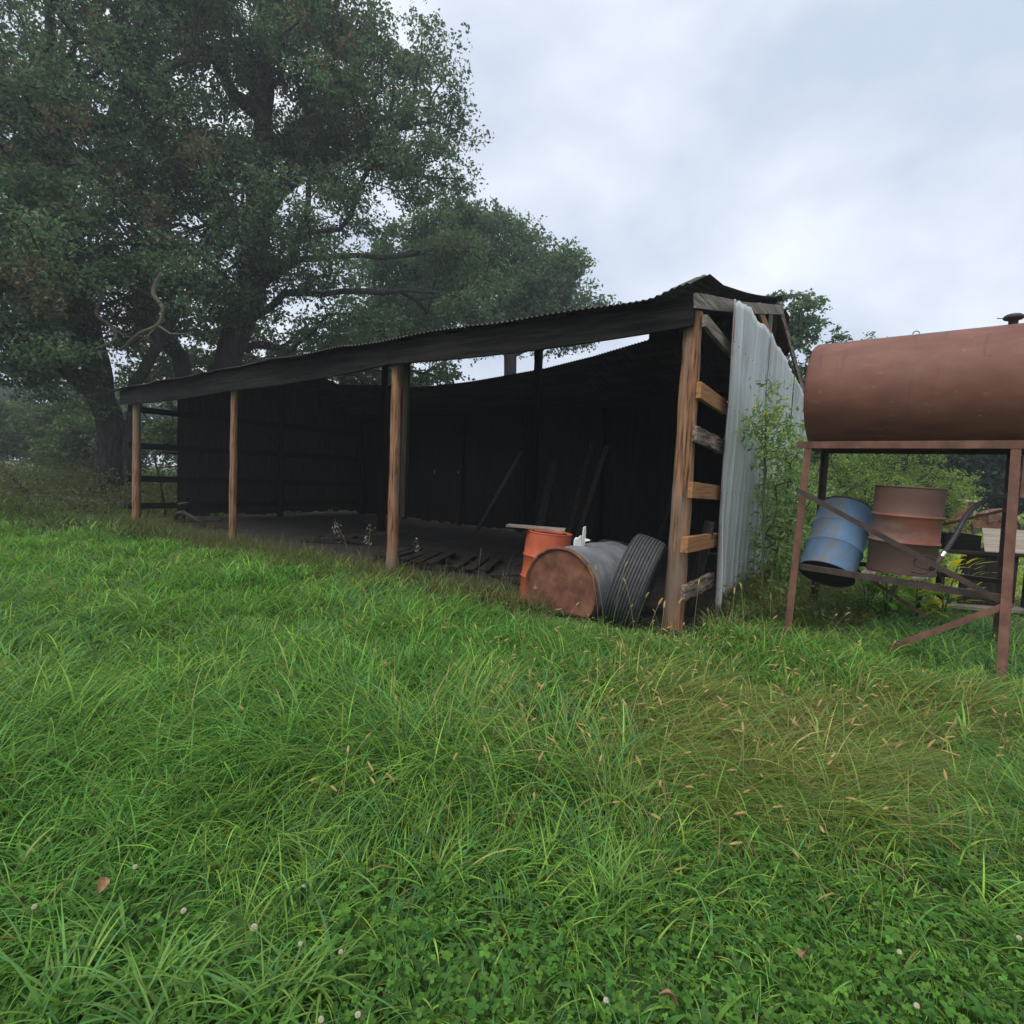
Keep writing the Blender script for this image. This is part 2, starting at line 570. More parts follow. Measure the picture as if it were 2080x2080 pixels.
    brown = (rs.rand(len(tp)) < .10)[cidx] & (rs.rand(nl) < .6)
    if palette is OAK: col[brown] = np.array([.14, .10, .06]) * rs.uniform(.7, 1.3, (brown.sum(), 1))
    V, F, C = leaf_quads(cen - org, size, aspect, col, droop=droop)
    fast_mesh(crownname, V, F, C, M['leafy'], root)
    return root


# ------------------------------------------------------------------ the setting: ground
SO, SA = Vector((1.83, 6.02, 0)), R_(-35)
TO, TA = Vector((3.03, 5.94, 0)), R_(-40)
shedM = Matrix.Translation(SO) @ Matrix.Rotation(SA, 4, 'Z')
standM = Matrix.Translation(TO) @ Matrix.Rotation(TA, 4, 'Z')


def to_shed(x, y):
    dx, dy = x - SO.x, y - SO.y
    c, s = math.cos(SA), math.sin(SA)
    return dx * c + dy * s, -dx * s + dy * c


gx = np.concatenate([-np.geomspace(150, 20, 12), np.linspace(-18, 18, 73), np.geomspace(20, 150, 12)])
gy = np.concatenate([[-80, -40, -20], np.linspace(-6, 30, 73), np.geomspace(32, 160, 12)])
X, Y = np.meshgrid(gx, gy, indexing='ij')
Z = .05 * (fbm(X * .25 + 50, Y * .25 + 50, 3) - .5)
fade = np.clip((np.hypot(X, Y) - 60) / 200, 0, 1)
Z = Z * (1 - fade) + fade * 6 * (fbm(X * .01 + 9, Y * .01 + 9, 4) - .45)
Z -= .03
nx, ny = len(gx), len(gy)
idx = np.arange(nx * ny).reshape(nx, ny)
F = np.stack([idx[:-1, :-1], idx[1:, :-1], idx[1:, 1:], idx[:-1, 1:]], -1).reshape(-1, 4)
g = fast_mesh('ground', np.stack([X, Y, Z], -1).reshape(-1, 3), F, None, M['ground'], smooth=True)
tag(g, kind='structure')

# dirt floor under the shed roof
pts = []
nb = 160
for i in range(nb):
    t = i / nb * 4
    if t < 1: x, y = -14.6 + 15.0 * t, -.15
    elif t < 2: x, y = .4, -.15 + 8.0 * (t - 1)
    elif t < 3: x, y = .4 - 15.0 * (t - 2), 7.85
    else: x, y = -14.6, 7.85 - 8.4 * (t - 3)
    k = fbm(np.array([x * .9 + 40]), np.array([y * .9 + 40]), 8)[0] - .5
    pts.append((x + k * .5, y + k * .9, .022))
me_v = [(-7, 3.6, .03)] + pts
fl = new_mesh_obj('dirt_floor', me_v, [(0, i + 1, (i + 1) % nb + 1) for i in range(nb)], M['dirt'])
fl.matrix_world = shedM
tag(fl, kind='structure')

# ------------------------------------------------------------------ the shed
shed = empty('pole_shed', mat=shedM)
tag(shed, 'long open-fronted pole shed with a rusty tin roof and pale metal sheets on its end', 'shed')


def eave(x):
    return float(np.interp(x, [-14.8, -13.8, -11.3, -8.8, -6.0, -4.3, 0, .3], [3.39, 3.40, 3.47, 3.52, 3.595, 3.605, 3.62, 3.62]))


def ridge(x):
    return eave(x) + 1.08


def pole(x, y, h, r, lean=(0, 0), z0=-.1, name='post', kind='pole', n=18):
    rnd = random.Random(int(x * 100 + y * 7))
    k = 22
    pts = [(x + lean[0] * i / k + rnd.uniform(-.004, .004), y + lean[1] * i / k + rnd.uniform(-.004, .004), z0 + (h - z0) * i / k) for i in range(k + 1)]
    mb = MB()
    mb.tube(pts, [r * (1.12 - .2 * i / k) * rnd.uniform(.975, 1.025) for i in range(k + 1)], n=n, lump=.045, rnd=rnd)
    return mb.build(name, wood(kind, 'z'), shed, smooth=True, autosmooth=50)


pole(0, 0, 3.42, .102, (.01, .0))
pole(-4.47, 0, 3.28, .085, (-.03, 0))
pole(-9.2, 0, 3.14, .070)
pole(-13.8, 0, 3.06, .092)
mb = MB()
mb.beam((-4.33, .06, .9), (-4.36, .06, 3.3), .11, .05, side=(1, 0, 0), segs=5, jit=.003)
mb.build('post_plank', wood('dim', 'z'), shed, bevel=.003)
for x in (0.0, -4.5, -9.2, -13.8):
    pole(x, 3.95, ridge(x) - .14, .095, kind='dark')
for x in (-2.2, -4.5, -6.9, -9.2, -11.6, -13.8):
    pole(x, 7.12, 3.6, .08, kind='dark')
pole(.02, 7.1, 3.65, .09, kind='grey')

# header beams along the front, one plank per bay, sagging a little
xs = [.06, -4.5, -9.2, -14.35]
hb = [3.235, 3.20, 3.04, 2.97]
for k in range(3):
    x0, x1 = xs[k], xs[k + 1]
    n = 10
    V, Fq = [], []
    for i in range(n + 1):
        t = i / n
        x = x0 + (x1 - x0) * t - (0.004 if k else 0)
        zb = hb[k] + (hb[k + 1] - hb[k]) * t - .05 * math.sin(math.pi * t)
        zt = eave(x) - .085
        for (yy, zz) in ((-.125, zb), (-.175, zb), (-.175, zt), (-.125, zt)):
            V.append((x, yy, zz))
    for i in range(n):
        for q in range(4):
            a, b = i * 4 + q, i * 4 + (q + 1) % 4
            Fq.append((a, b, b + 4, a + 4))
    Fq += [(3, 2, 1, 0), (n * 4, n * 4 + 1, n * 4 + 2, n * 4 + 3)]
    new_mesh_obj('header_beam', V, Fq, wood('blackish', 'x'), shed, bevel=.004)
# ridge beam, rear plate
mb = MB()
mb.beam((.05, 4.0, ridge(0) - .13), (-14.4, 4.0, ridge(-14.4) - .13), .24, .06, segs=8, jit=.005)
mb.build('ridge_beam', wood('dark', 'x'), shed)
mb = MB()
mb.beam((.05, 7.02, 3.62), (-14.4, 7.02, 3.42), .20, .05, segs=8, jit=.005)
mb.build('rear_plate', wood('dark', 'x'), shed)
# rafters of the front slope and of the rear slope where roofing is left
for i, x in enumerate(np.linspace(-14.0, -.5, 15)):
    mb = MB()
    mb.beam((x, -.10, eave(x) - .10), (x, 3.95, ridge(x) - .12), .13, .045, segs=2)
    mb.build('rafter', wood('dark', 'y'), shed)


def corrugated(name, x0, x1, yfun, zfun, ny_, mat, amp=.011, per=.076, thick=False, parent=shed):
    nxx = int(abs(x1 - x0) / per * 6)
    V, Fq = [], []
    for i in range(nxx + 1):
        x = x0 + (x1 - x0) * i / nxx
        ya, yb = yfun(x)
        w_ = math.sin(x / per * 2 * math.pi) * amp
        for j in range(ny_ + 1):
            y = ya + (yb - ya) * j / ny_
            V.append((x, y, zfun(x, y) + w_))
    for i in range(nxx):
        for j in range(ny_):
            a = i * (ny_ + 1) + j
            Fq.append((a, a + 1, a + ny_ + 2, a + ny_ + 1))
    return new_mesh_obj(name, V, Fq, mat, parent, smooth=True)


def zfront(x, y):
    t = y / 4.0
    z = eave(x) + (ridge(x) - eave(x)) * t
    z += .018 * math.sin(x * 1.3) + .012 * math.sin(x * 3.1 + y)
    # the end sheet has curled up at its front corner
    c = max(0, min(1, (x + .42) / .42))
    z += c * c * (3 - 2 * c) * (.17 * math.exp(-((y - .12) / .50) ** 2) + .05 * math.exp(-((y - 1.0) / .8) ** 2))
    return z


# roofing in overlapping sheet runs, two of them lifted at the eave
seams = [-14.75, -12.3, -9.9, -7.6, -5.3, -2.9, .05]
for k in range(6):
    lift = .012 * (k % 2)
    off = {0: 0, 1: -.05, 2: .02, 3: -.08, 4: 0, 5: -.02}[k]
    corrugated('roof_sheet', seams[k], seams[k + 1] + .03, lambda x, o_=off: (-.30 + o_ + .015 * math.sin(x * 5), 4.06), lambda x, y, l_=lift: zfront(x, y) + l_, 8, M['roof'])


def hole(x):
    return float(np.interp(x, [-12.75, -12.45, -10.9, -9.5, -7.6, -6.0, -5.2, -3.8, -2.4, -2.1], [4.0, 5.04, 5.24, 5.50, 5.47, 5.36, 5.30, 5.06, 4.72, 4.0]))


def zback(x, y):
    r = ridge(x)
    e_ = 3.60 + .008 * x
    t = (y - 4.0) / 3.4
    return r + (e_ - r) * t - .10 * math.sin(math.pi * t) * math.exp(-((x + 8) / 4) ** 2)


corrugated('rear_roof_sheet', -14.75, -.25, lambda x: (hole(x), 7.42), zback, 8, M['roof'], amp=.010)
# torn last sheet of the rear slope, hanging over the end wall
mb = MB()
V, Fq = [], []
nx_, ny_ = 12, 22
for i in range(nx_ + 1):
    for j in range(ny_ + 1):
        t = j / ny_
        y = 4.05 + 3.5 * t
        xx = -.30 + (.38 + .10 * math.sin(t * 9) + .05 * math.sin(t * 23)) * i / nx_
        z = zback(-.2, y) + .012 * math.sin(i * 2.6) - .14 * (i / nx_) ** 2 * (.5 + t)
        V.append((xx, y, z))
for i in range(nx_):
    for j in range(ny_):
        a = i * (ny_ + 1) + j
        Fq.append((a, a + 1, a + ny_ + 2, a + ny_ + 1))
new_mesh_obj('torn_roof_sheet', V, Fq, M['rust'], shed, smooth=True)['label'] = 'dark torn roofing hanging from the rear slope'
# ridge cap
corrugated('ridge_cap', -14.7, .12, lambda x: (3.86, 4.14), lambda x, y: ridge(x) + .035 - abs(y - 4.0) * .35, 4, M['roof'], amp=.003)

# rear wall and far end wall: dark boards, each wall one part
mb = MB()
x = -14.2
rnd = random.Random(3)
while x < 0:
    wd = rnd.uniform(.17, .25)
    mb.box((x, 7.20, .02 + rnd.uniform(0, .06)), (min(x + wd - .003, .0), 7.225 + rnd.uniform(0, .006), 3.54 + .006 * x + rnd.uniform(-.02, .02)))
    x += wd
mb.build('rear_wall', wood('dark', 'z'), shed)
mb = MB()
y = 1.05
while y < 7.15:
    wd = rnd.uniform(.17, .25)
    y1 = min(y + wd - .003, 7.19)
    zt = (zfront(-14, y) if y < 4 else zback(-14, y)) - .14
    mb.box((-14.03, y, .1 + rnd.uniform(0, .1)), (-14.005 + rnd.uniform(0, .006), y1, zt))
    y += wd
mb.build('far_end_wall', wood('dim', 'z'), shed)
for (z, dz) in ((2.86, 0), (1.95, .02), (1.12, -.04), (.42, .03)):
    mb = MB()
    mb.beam((-13.93, -.14, z), (-13.93, 7.0, z + dz), .15, .045, segs=6, jit=.004)
    mb.build('far_rail', wood('dark', 'y'), shed)

# near end wall: rails, rafters and top plates, then the sheets
rails = [(3.31, 3.22, .13, 'grey'), (2.59, 2.54, .17, 'rail'), (2.13, 2.07, .165, 'old'), (1.545, 1.515, .17, 'rail'), (.97, .945, .165, 'rail'), (.45, .47, .16, 'old')]
for i, (z0, z1, hh, kd) in enumerate(rails):
    mb = MB()
    rn = random.Random(i)
    y0 = [-.06, -.10, -.16, -.16, -.24, -.20][i]
    if kd == 'old':
        mb.beam((.145, y0, z0), (.15, .9, z1), hh, .055, segs=14, jit=.010, rnd=rn)
    else:
        mb.beam((.14, y0, z0), (.14, .95 if i else 1.1, z1), hh, .05 if i != 4 else .075, segs=6, jit=.002, rnd=rn)
    o = mb.build('rail', wood(kd, 'y'), shed, bevel=.004)
    o['label'] = {0: 'grey top rail', 1: 'orange-brown rail', 2: 'cracked brown rail', 3: 'clean orange rail', 4: 'short thick orange rail', 5: 'rotten splintered bottom rail'}[i]
for i, z in enumerate((2.5, 1.5, .6)):
    mb = MB()
    mb.beam((.14, 1.1, z), (.14, 6.9, z), .14, .05)
    mb.build('rail', wood('dim', 'y'), shed)
# rake boards
mb = MB()
mb.beam((.09, -.24, 3.47), (.15, 1.25, 3.80), .15, .03, segs=5, jit=.004)
mb.build('rake_board', wood('grey', 'y'), shed, bevel=.003)
mb = MB()
mb.beam((.15, 1.27, 3.80), (.15, 4.0, 4.50), .14, .03, segs=5, jit=.004)
mb.build('rake_board', wood('grey', 'y'), shed, bevel=.003)
mb = MB()
mb.beam((.12, 4.02, 4.50), (.12, 7.2, 3.56), .16, .03, segs=5, jit=.004)
mb.build('rake_board', wood('old', 'y'), shed, bevel=.003)
mb = MB()
mb.beam((.12, 2.45, 4.12), (.12, 4.7, 3.55), .16, .035, segs=5, jit=.004)
mb.build('gable_strut', wood('rail', 'y'), shed, bevel=.003)
mb = MB()
mb.beam((.06, 3.6, 4.4), (.06, 3.6, 2.6), .12, .035, side=(0, 1, 0), segs=5, jit=.004)
mb.build('gable_strut', wood('grey', 'z'), shed, bevel=.003)


def sheet(y0, y1, ztop, zbot, seed, curl=0.0, xoff=.208, torn=.05):
    rn = random.Random(seed)
    ph = rn.uniform(0, 6)
    nyy, nz = max(8, int((y1 - y0) / .018)), 44
    V, Fq = [], []
    for j in range(nyy + 1):
        u = j / nyy
        y = y0 + (y1 - y0) * u
        rib = 0
        fr = (y * 4.4) % 1.0
        rib = .013 * max(0, 1 - abs(fr - .5) / .05)
        rib += .0022 * math.sin(y * 26) + .006 * math.sin(y * 3.1)
        for k in range(nz + 1):
            t = k / nz
            zb = zbot(u) + .02 * math.sin(u * 17 + ph) + .012 * math.sin(u * 41 + ph)
            zt = ztop(y) + (.015 * math.sin(u * 13 + ph) if torn else 0)
            z = zb + (zt - zb) * t
            edge = max(0, 1 - u / .28) if curl else 0
            c = curl * edge ** 1.5 * (.7 + .25 * math.sin(t * 5.1 + 1.2) + .08 * math.sin(t * 13))
            shift = .20 * (1 - t) * edge - .028 * math.sin(t * 6.5 + .8) * edge - .008 * math.sin(t * 15) * edge
            V.append((xoff + rib + c + .012 * math.sin(z * 2.1 + y * 2), y + shift, z))
    for j in range(nyy):
        for k in range(nz):
            a = j * (nz + 1) + k
            Fq.append((a, a + 1, a + nz + 2, a + nz + 1))
    nq = len(Fq)
    for zn in (.62, 1.52, 2.52, 3.28):
        y = y0 + .06
        while y < y1 - .03:
            if zn < ztop(y) - .08:
                b_ = len(V)
                cx_ = xoff + .012 * math.sin(zn * 2.1 + y * 2) + .012 + (curl * .5 if (y - y0) < .15 and curl else 0)
                for q in range(6): V.append((cx_, y + .009 * math.cos(q * 1.047), zn + .009 * math.sin(q * 1.047) + .008 * math.sin(y * 40)))
                V.append((cx_ + .006, y, zn))
                for q in range(6): Fq.append((b_ + q, b_ + (q + 1) % 6, b_ + 6))
            y += .225
    o = new_mesh_obj('metal_sheet', V, Fq, M['sheet'], shed, smooth=True, autosmooth=35)
    o.data.materials.append(M['darkiron'])
    for q in range(nq, len(Fq)): o.data.polygons[q].material_index = 1
    md = o.modifiers.new('thickness', 'SOLIDIFY')
    md.thickness = .0025
    return o


def add_patch(mat, centre, radii, col, amt=.85):
    N, L = mat.node_tree.nodes, mat.node_tree.links
    P = N['Principled BSDF']
    src = P.inputs['Base Color'].links[0].from_socket
    tc = N.new('ShaderNodeTexCoord')
    nz = N.new('ShaderNodeTexNoise'); nz.inputs['Scale'].default_value = 12; nz.inputs['Detail'].default_value = 5
    L.new(tc.outputs['Object'], nz.inputs['Vector'])
    v1 = N.new('ShaderNodeVectorMath'); v1.operation = 'SUBTRACT'; v1.inputs[1].default_value = centre
    v2 = N.new('ShaderNodeVectorMath'); v2.operation = 'DIVIDE'; v2.inputs[1].default_value = radii
    v3 = N.new('ShaderNodeVectorMath'); v3.operation = 'LENGTH'
    L.new(tc.outputs['Object'], v1.inputs[0]); L.new(v1.outputs[0], v2.inputs[0]); L.new(v2.outputs[0], v3.inputs[0])
    ad = N.new('ShaderNodeMath'); ad.operation = 'MULTIPLY_ADD'; ad.inputs[1].default_value = 1.6
    L.new(nz.outputs['Fac'], ad.inputs[0]); L.new(v3.outputs['Value'], ad.inputs[2])
    mr = N.new('ShaderNodeMapRange'); mr.inputs['From Min'].default_value = 1.9; mr.inputs['From Max'].default_value = 1.4
    mr.inputs['To Min'].default_value = 0; mr.inputs['To Max'].default_value = amt
    L.new(ad.outputs[0], mr.inputs['Value'])
    mx = N.new('ShaderNodeMixRGB'); mx.inputs['Color2'].default_value = (*col, 1)
    L.new(mr.outputs[0], mx.inputs['Fac']); L.new(src, mx.inputs['Color1']); L.new(mx.outputs[0], P.inputs['Base Color'])


add_patch(M['sheet'], (.2, .74, 3.40), (2.0, .085, .34), (.24, .085, .05))
add_patch(M['sheet'], (.2, .70, 2.72), (2.0, .03, .22), (.30, .18, .12))
add_patch(M['sheet'], (.2, 3.5, .0), (2.0, 5.5, .35), (.22, .21, .16), .7)


def sheet_top(y):
    line = float(np.interp(y, [.4, 1.2, 1.7, 2.2, 2.7, 3.4, 4.2, 4.8, 5.5, 6.2, 7.3], [3.62, 3.84, 3.90, 3.84, 3.88, 3.80, 3.80, 3.70, 3.64, 3.50, 3.38]))
    return line


sheet(.56, 1.45, sheet_top, lambda u: .10 + .10 * u, 1, curl=.085)['label'] = 'curled weathered end sheet with a rust streak'
sheet(1.43, 2.95, sheet_top, lambda u: .16 + .05 * u, 2, xoff=.200)
sheet(2.90, 4.50, sheet_top, lambda u: .20, 3, xoff=.211)
sheet(4.45, 5.30, sheet_top, lambda u: .16, 4, xoff=.203)
sheet(5.32, 7.28, sheet_top, lambda u: .14, 5, xoff=.214)

# ------------------------------------------------------------------ drums
def drum(name, label, mat, Mx, R=.29, H=.88, top_open=False, darkbase=False, topmat=None, rimmat=None):
    root = empty(name, mat=Mx)
    tag(root, label, 'drum', 'steel drums')
    prof = [(0, .012), (R - .02, .012), (R - .012, 0), (R + .006, 0), (R + .008, .012), (R, .03)]
    def hoop(z): return [(R, z - .022), (R + .008, z - .012), (R + .014, z), (R + .008, z + .012), (R, z + .022)]
    prof += [(R, H * .17)] + hoop(H * .36) + [(R - .001, H * .5)] + hoop(H * .66) + [(R, H * .83)]
    prof += [(R, H - .02)]
    mb = MB()
    mb.lathe(prof, 64)
    V = [(v[0] * (1 + .010 * math.sin(3 * v[2] * 5 + v[0] * 9)), v[1] * (1 + .010 * math.sin(v[2] * 11 + v[1] * 8)), v[2]) for v in mb.V]
    mb.V = V
    body = mb.build('body', mat, root, smooth=True, autosmooth=50)
    mb = MB()
    mb.lathe([(R, H - .022), (R + .008, H - .014), (R + .009, H - .003), (R + .002, H + .002), (R - .008, H - .002), (R - .01, H - .02)], 64)
    mb.build('rim', rimmat or mat, root, smooth=True)
    mb = MB()
    mb.lathe([(R - .008, H - .016), (R * .9, H - .018), (R * .5, H - .014), (0, H - .014)], 48)
    mb.build('lid', topmat or mat, root, smooth=True)
    if not top_open:
        for (bx, r) in ((R * .68, .032), (-R * .70, .018)):
            mb = MB()
            mb.lathe([(0, .016), (r * .7, .016), (r, .010), (r, -.002)], 16, Matrix.Translation((bx, 0, H - .016)))
            mb.build('bung', M['darkiron'], root, smooth=True)
    return root


drum('steel_drum', 'orange steel drum inside the shed with a grey board across its top', M['orange'],
     Matrix.Translation((.43, 7.15, -.02)) @ Matrix.Rotation(R_(4), 4, 'Y'), R=.295, H=.93)
mb = MB()
mb.beam((-.42, .03, 0), (.33, -.02, .012), .20, .03, side=(0, 1, 0), segs=6, jit=.004)
o = mb.build('loose_board', wood('grey', 'x'), None, bevel=.003)
o.matrix_world = Matrix.Translation((.36, 7.05, .955)) @ Matrix.Rotation(R_(2), 4, 'Y') @ Matrix.Rotation(R_(-6), 4, 'Z')
tag(o, 'short grey weathered board lying across the orange drum', 'board')

# lying tank with a rusty end
aM = Matrix.Translation((.60, 6.52, 0)) @ Matrix.Rotation(SA + R_(-4), 4, 'Z')      # local Y is the axis
tk = empty('storage_tank', mat=aM)
tag(tk, 'grey cylinder tank with a rusty brown end lying in the grass beside the post', 'tank')
Rk = .50
MT = Matrix.Translation((0, 0, Rk - .22)) @ Matrix.Rotation(R_(-90), 4, 'X')
mb = MB()
prof = [(Rk - .001, .01)]
for zz in np.linspace(.05, 1.25, 25):
    bump_ = .008 * max(0, 1 - min(abs(zz - .12), abs(zz - .30), abs(zz - .86), abs(zz - 1.08)) / .03)
    prof.append((Rk - .004 + bump_, zz))
prof += [(Rk - .002, 1.30), (Rk - .03, 1.31), (0, 1.31)]
mb.lathe(prof, 72, MT)
mb.V = [(x * (1 + .012 * math.sin(y * 7 + z * 4)), y, z * (1 + .012 * math.sin(x * 8 + y * 3))) for (x, y, z) in mb.V]
mb.build('shell', M['zinc'], tk, smooth=True, autosmooth=45)
mb = MB()
rr = [0, .1, .2, .3, .4, .465, .475, .49, .502, .512, .512]
zz_ = [.030, .031, .034, .030, .028, .024, .004, -.012, -.012, .0, .035]
mb.lathe(list(zip(rr, zz_)), 72, MT)
rn = random.Random(5)
mb.V = [(x * (1 + .008 * math.sin(z * 17 + x * 9)), y + .006 * math.sin(x * 13) * math.sin(z * 11), z) for (x, y, z) in mb.V]
mb.build('end_plate', M['rust'], tk, smooth=True, autosmooth=45)
mb = MB()
mb.lathe([(0, .004), (.012, .004), (.016, 0), (.018, -.004)], 12, MT @ Matrix.Translation((.05, .32, .022)) @ Matrix.Scale(-1, 4, (0, 0, 1)))
mb.build('plug', M['black'], tk, smooth=True)

# white metal bracket standing on the tank
br = empty('metal_bracket', mat=Matrix.Translation((.90, 6.82, .765)) @ Matrix.Rotation(R_(20), 4, 'Z'))
tag(br, 'crumpled white metal bracket standing on top of the lying grey tank', 'bracket')
V = [(-.13, 0, 0), (-.03, .01, 0), (-.03, .0, .145), (-.05, -.01, .15), (-.075, 0, .12), (-.10, .01, .125), (-.13, .0, .09)]
def plate(name, outline, th, parent, mat, off=(0, 0, 0)):
    n = len(outline)
    V = [(x + off[0], y - th / 2 + off[1], z + off[2]) for x, y, z in outline] + [(x + off[0], y + th / 2 + off[1], z + off[2]) for x, y, z in outline]
    Fq = [tuple(range(n)), tuple(range(n, 2 * n))[::-1]] + [(i, i + n, (i + 1) % n + n, (i + 1) % n) for i in range(n)]
    return new_mesh_obj(name, V, Fq, mat, parent, bevel=.003)
plate('folded_plate', V, .02, br, M['white'])
plate('upright_plate', [(-.025, 0, -.02), (.015, .02, -.02), (.03, .02, .06), (.035, .02, .20), (.03, .02, .262), (-.01, .0, .25), (-.02, 0, .12)], .025, br, M['white'])
plate('tab', [(.02, .0, .07), (.05, -.03, .085), (.075, -.03, .08), (.07, -.03, .10), (.03, .0, .11)], .02, br, M['white'])

# tyre leaning on the corner post
ax = Vector((.89, -.36, -.29)).normalized()
zt = ax.to_track_quat('Z', 'Y').to_matrix().to_4x4()
ty = empty('truck_tyre', mat=Matrix.Translation((1.43, 6.22, .47)) @ zt)
tag(ty, 'worn black ribbed truck tyre leaning against the corner post', 'tyre')
Ro, Wt = .545, .34
mb = MB()
prof = []
nr = 9
for i in range(nr * 4 + 1):
    z = -Wt / 2 + .02 + (Wt - .04) * i / (nr * 4)
    g_ = (i % 4 in (0,))
    crown = -.018 * (z / (Wt / 2)) ** 2
    prof.append((Ro + crown - (.016 if g_ else 0), z))
full = [(.30, -.11), (.31, -.135), (.36, -.165), (.43, -.182), (.49, -.178), (.525, -.162)] + prof + [(.525, .162), (.49, .178), (.43, .182), (.36, .165), (.31, .135), (.30, .11)]
inner = [(.315, .10), (.37, .135), (.44, .15), (.50, .13), (.515, .05), (.515, -.05), (.50, -.13), (.44, -.15), (.37, -.135), (.315, -.10)]
mb.lathe(full + inner, 96, closed=True)
mb.build('tread_and_sidewall', M['rubber'], ty, smooth=True, autosmooth=40)

# grey board standing behind the rails
mb = MB()
mb.beam((0, 0, 0), (.16, .05, 1.16), .13, .035, side=(1, -.3, 0), segs=4, jit=.002)
o = mb.build('leaning_board', wood('dim', 'z'), None, bevel=.003)
o.matrix_world = shedM @ Matrix.Translation((-.02, .62, .02))
tag(o, 'short grey board standing upright behind the orange rails of the shed corner', 'board', 'boards leaning in the shed')
# boards leaning inside
for (p, q, wd, lab) in [((-2.95, 1.6, 0), (-3.85, 3.72, 1.95), .16, 'long dark board leaning on the inner post left of the orange drum'),
                        ((-2.75, 2.2, 0), (-3.1, 3.9, 2.35), .10, 'thin dark board leaning just right of the inner post behind the orange drum'),
                        ((-4.6, 6.2, 0), (-4.3, 7.05, 2.5), .14, 'dark board leaning on the rear wall behind the drum bay'),
                        ((-7.4, 5.7, 0), (-6.9, 7.0, 2.3), .12, 'dark board leaning on the rear wall in the middle bay'),
                        ((-2.6, 6.4, 0), (-2.2, 7.0, 2.7), .12, 'dark board leaning on the rear wall near the pale sheeted end')]:
    mb = MB()
    rn = random.Random(int(p[0] * 10))
    mb.beam(p, q, wd, .035, side=(1, 0, 0), segs=5, jit=.003, rnd=rn)
    o = mb.build('leaning_board', wood('dim', 'z'), None, bevel=.003)
    o.matrix_world = shedM
    tag(o, lab, 'board', 'boards leaning in the shed')

# pallet on the dirt by the second post
pl = empty('wooden_pallet', mat=shedM @ Matrix.Translation((-4.5, 1.15, .02)) @ Matrix.Rotation(R_(24), 4, 'Z') @ Matrix.Rotation(R_(3), 4, 'Y'))
tag(pl, 'broken grey wooden pallet on the dirt floor behind the split-coloured post', 'pallet')
rn = random.Random(9)
for k, yy in enumerate((-.62, 0, .62)):
    mb = MB()
    mb.beam((-.95, yy, .06), (.95, yy, .06), .09, .045, segs=4, jit=.003, rnd=rn)
    mb.build('bearer', wood('dim', 'x'), pl, bevel=.003)
for k in range(9):
    if k == 5: continue
    xx = -.9 + k * .225
    mb = MB()
    mb.beam((xx + rn.uniform(-.02, .02), -.72 + rn.uniform(0, .1), .12), (xx + rn.uniform(-.05, .05), .70 - rn.uniform(0, .15), .12 + rn.uniform(0, .03)), .022, .17, side=(0, 0, 1), segs=3, jit=.002, rnd=rn)
    mb.build('deck_board', wood('dim', 'y'), pl, bevel=.002)

# loose planks and sticks on the floor and by the far posts
pls = [((-3.2, .9, .06), (-2.0, .35, .30), .10, 'pale plank end propped on the dirt between pallet and orange drum'),
       ((-8.3, 1.0, .05), (-6.4, 2.2, .35), .16, 'dark plank lying on the dirt behind the slim post'),
       ((-8.9, 1.9, .05), (-7.2, 1.5, .22), .14, 'dark plank lying slantwise behind the slim post'),
       ((-3.6, 2.1, .04), (-2.3, 3.0, .10), .11, 'dark plank lying flat between the pallet and the leaning board'),
       ((-12.9, .7, .03), (-12.0, .4, .75), .05, 'crooked grey stake leaning by the far corner post'),
       ((-13.0, .2, .1), (-11.4, .9, .25), .15, 'old grey plank lying behind the far corner post'),
       ((-5.5, .35, .03), (-4.85, .75, .30), .07, 'thin broken lath sticking up in front of the pallet')]
for (p, q, wd, lab) in pls:
    mb = MB()
    mb.beam(p, q, wd, .03, side=(0, 1, .4), segs=5, jit=.004, rnd=rn)
    o = mb.build('loose_plank', wood('dim', 'x'), None, bevel=.002)
    o.matrix_world = shedM
    tag(o, lab, 'plank', 'planks lying in the shed')
mb = MB()
mb.tube([(-12.7, .4, .1), (-12.4, .35, .34), (-12.0, .3, .40), (-11.6, .35, .30), (-11.3, .5, .12)], [.05, .055, .05, .04, .03], 8, lump=.1)
mb.tube([(-12.2, .35, .37), (-12.0, .2, .60), (-11.6, .25, .66)], [.035, .03, .015], 6)
o = mb.build('fallen_branch', M['bark'], None, smooth=True)
o.matrix_world = shedM
tag(o, 'crooked grey fallen branch between the two farthest posts', 'branch')
# bent metal frame seen through the rails of the far end
mb = MB()
mb.tube([(-15.0, 1.2, 0), (-14.9, 1.0, 1.0), (-14.8, .8, 1.7), (-14.8, 1.0, 1.85), (-14.8, 1.6, 1.8)], .03, 8)
mb.tube([(-14.9, 1.0, 1.0), (-14.85, 1.7, 1.15)], .02, 6)
mb.tube([(-14.85, .9, 1.4), (-14.85, 1.7, 1.5)], .02, 6)
o = mb.build('bent_frame', M['darkiron'], None, smooth=True)
o.matrix_world = shedM
tag(o, 'bent dark iron frame standing behind the rails of the far end', 'frame')

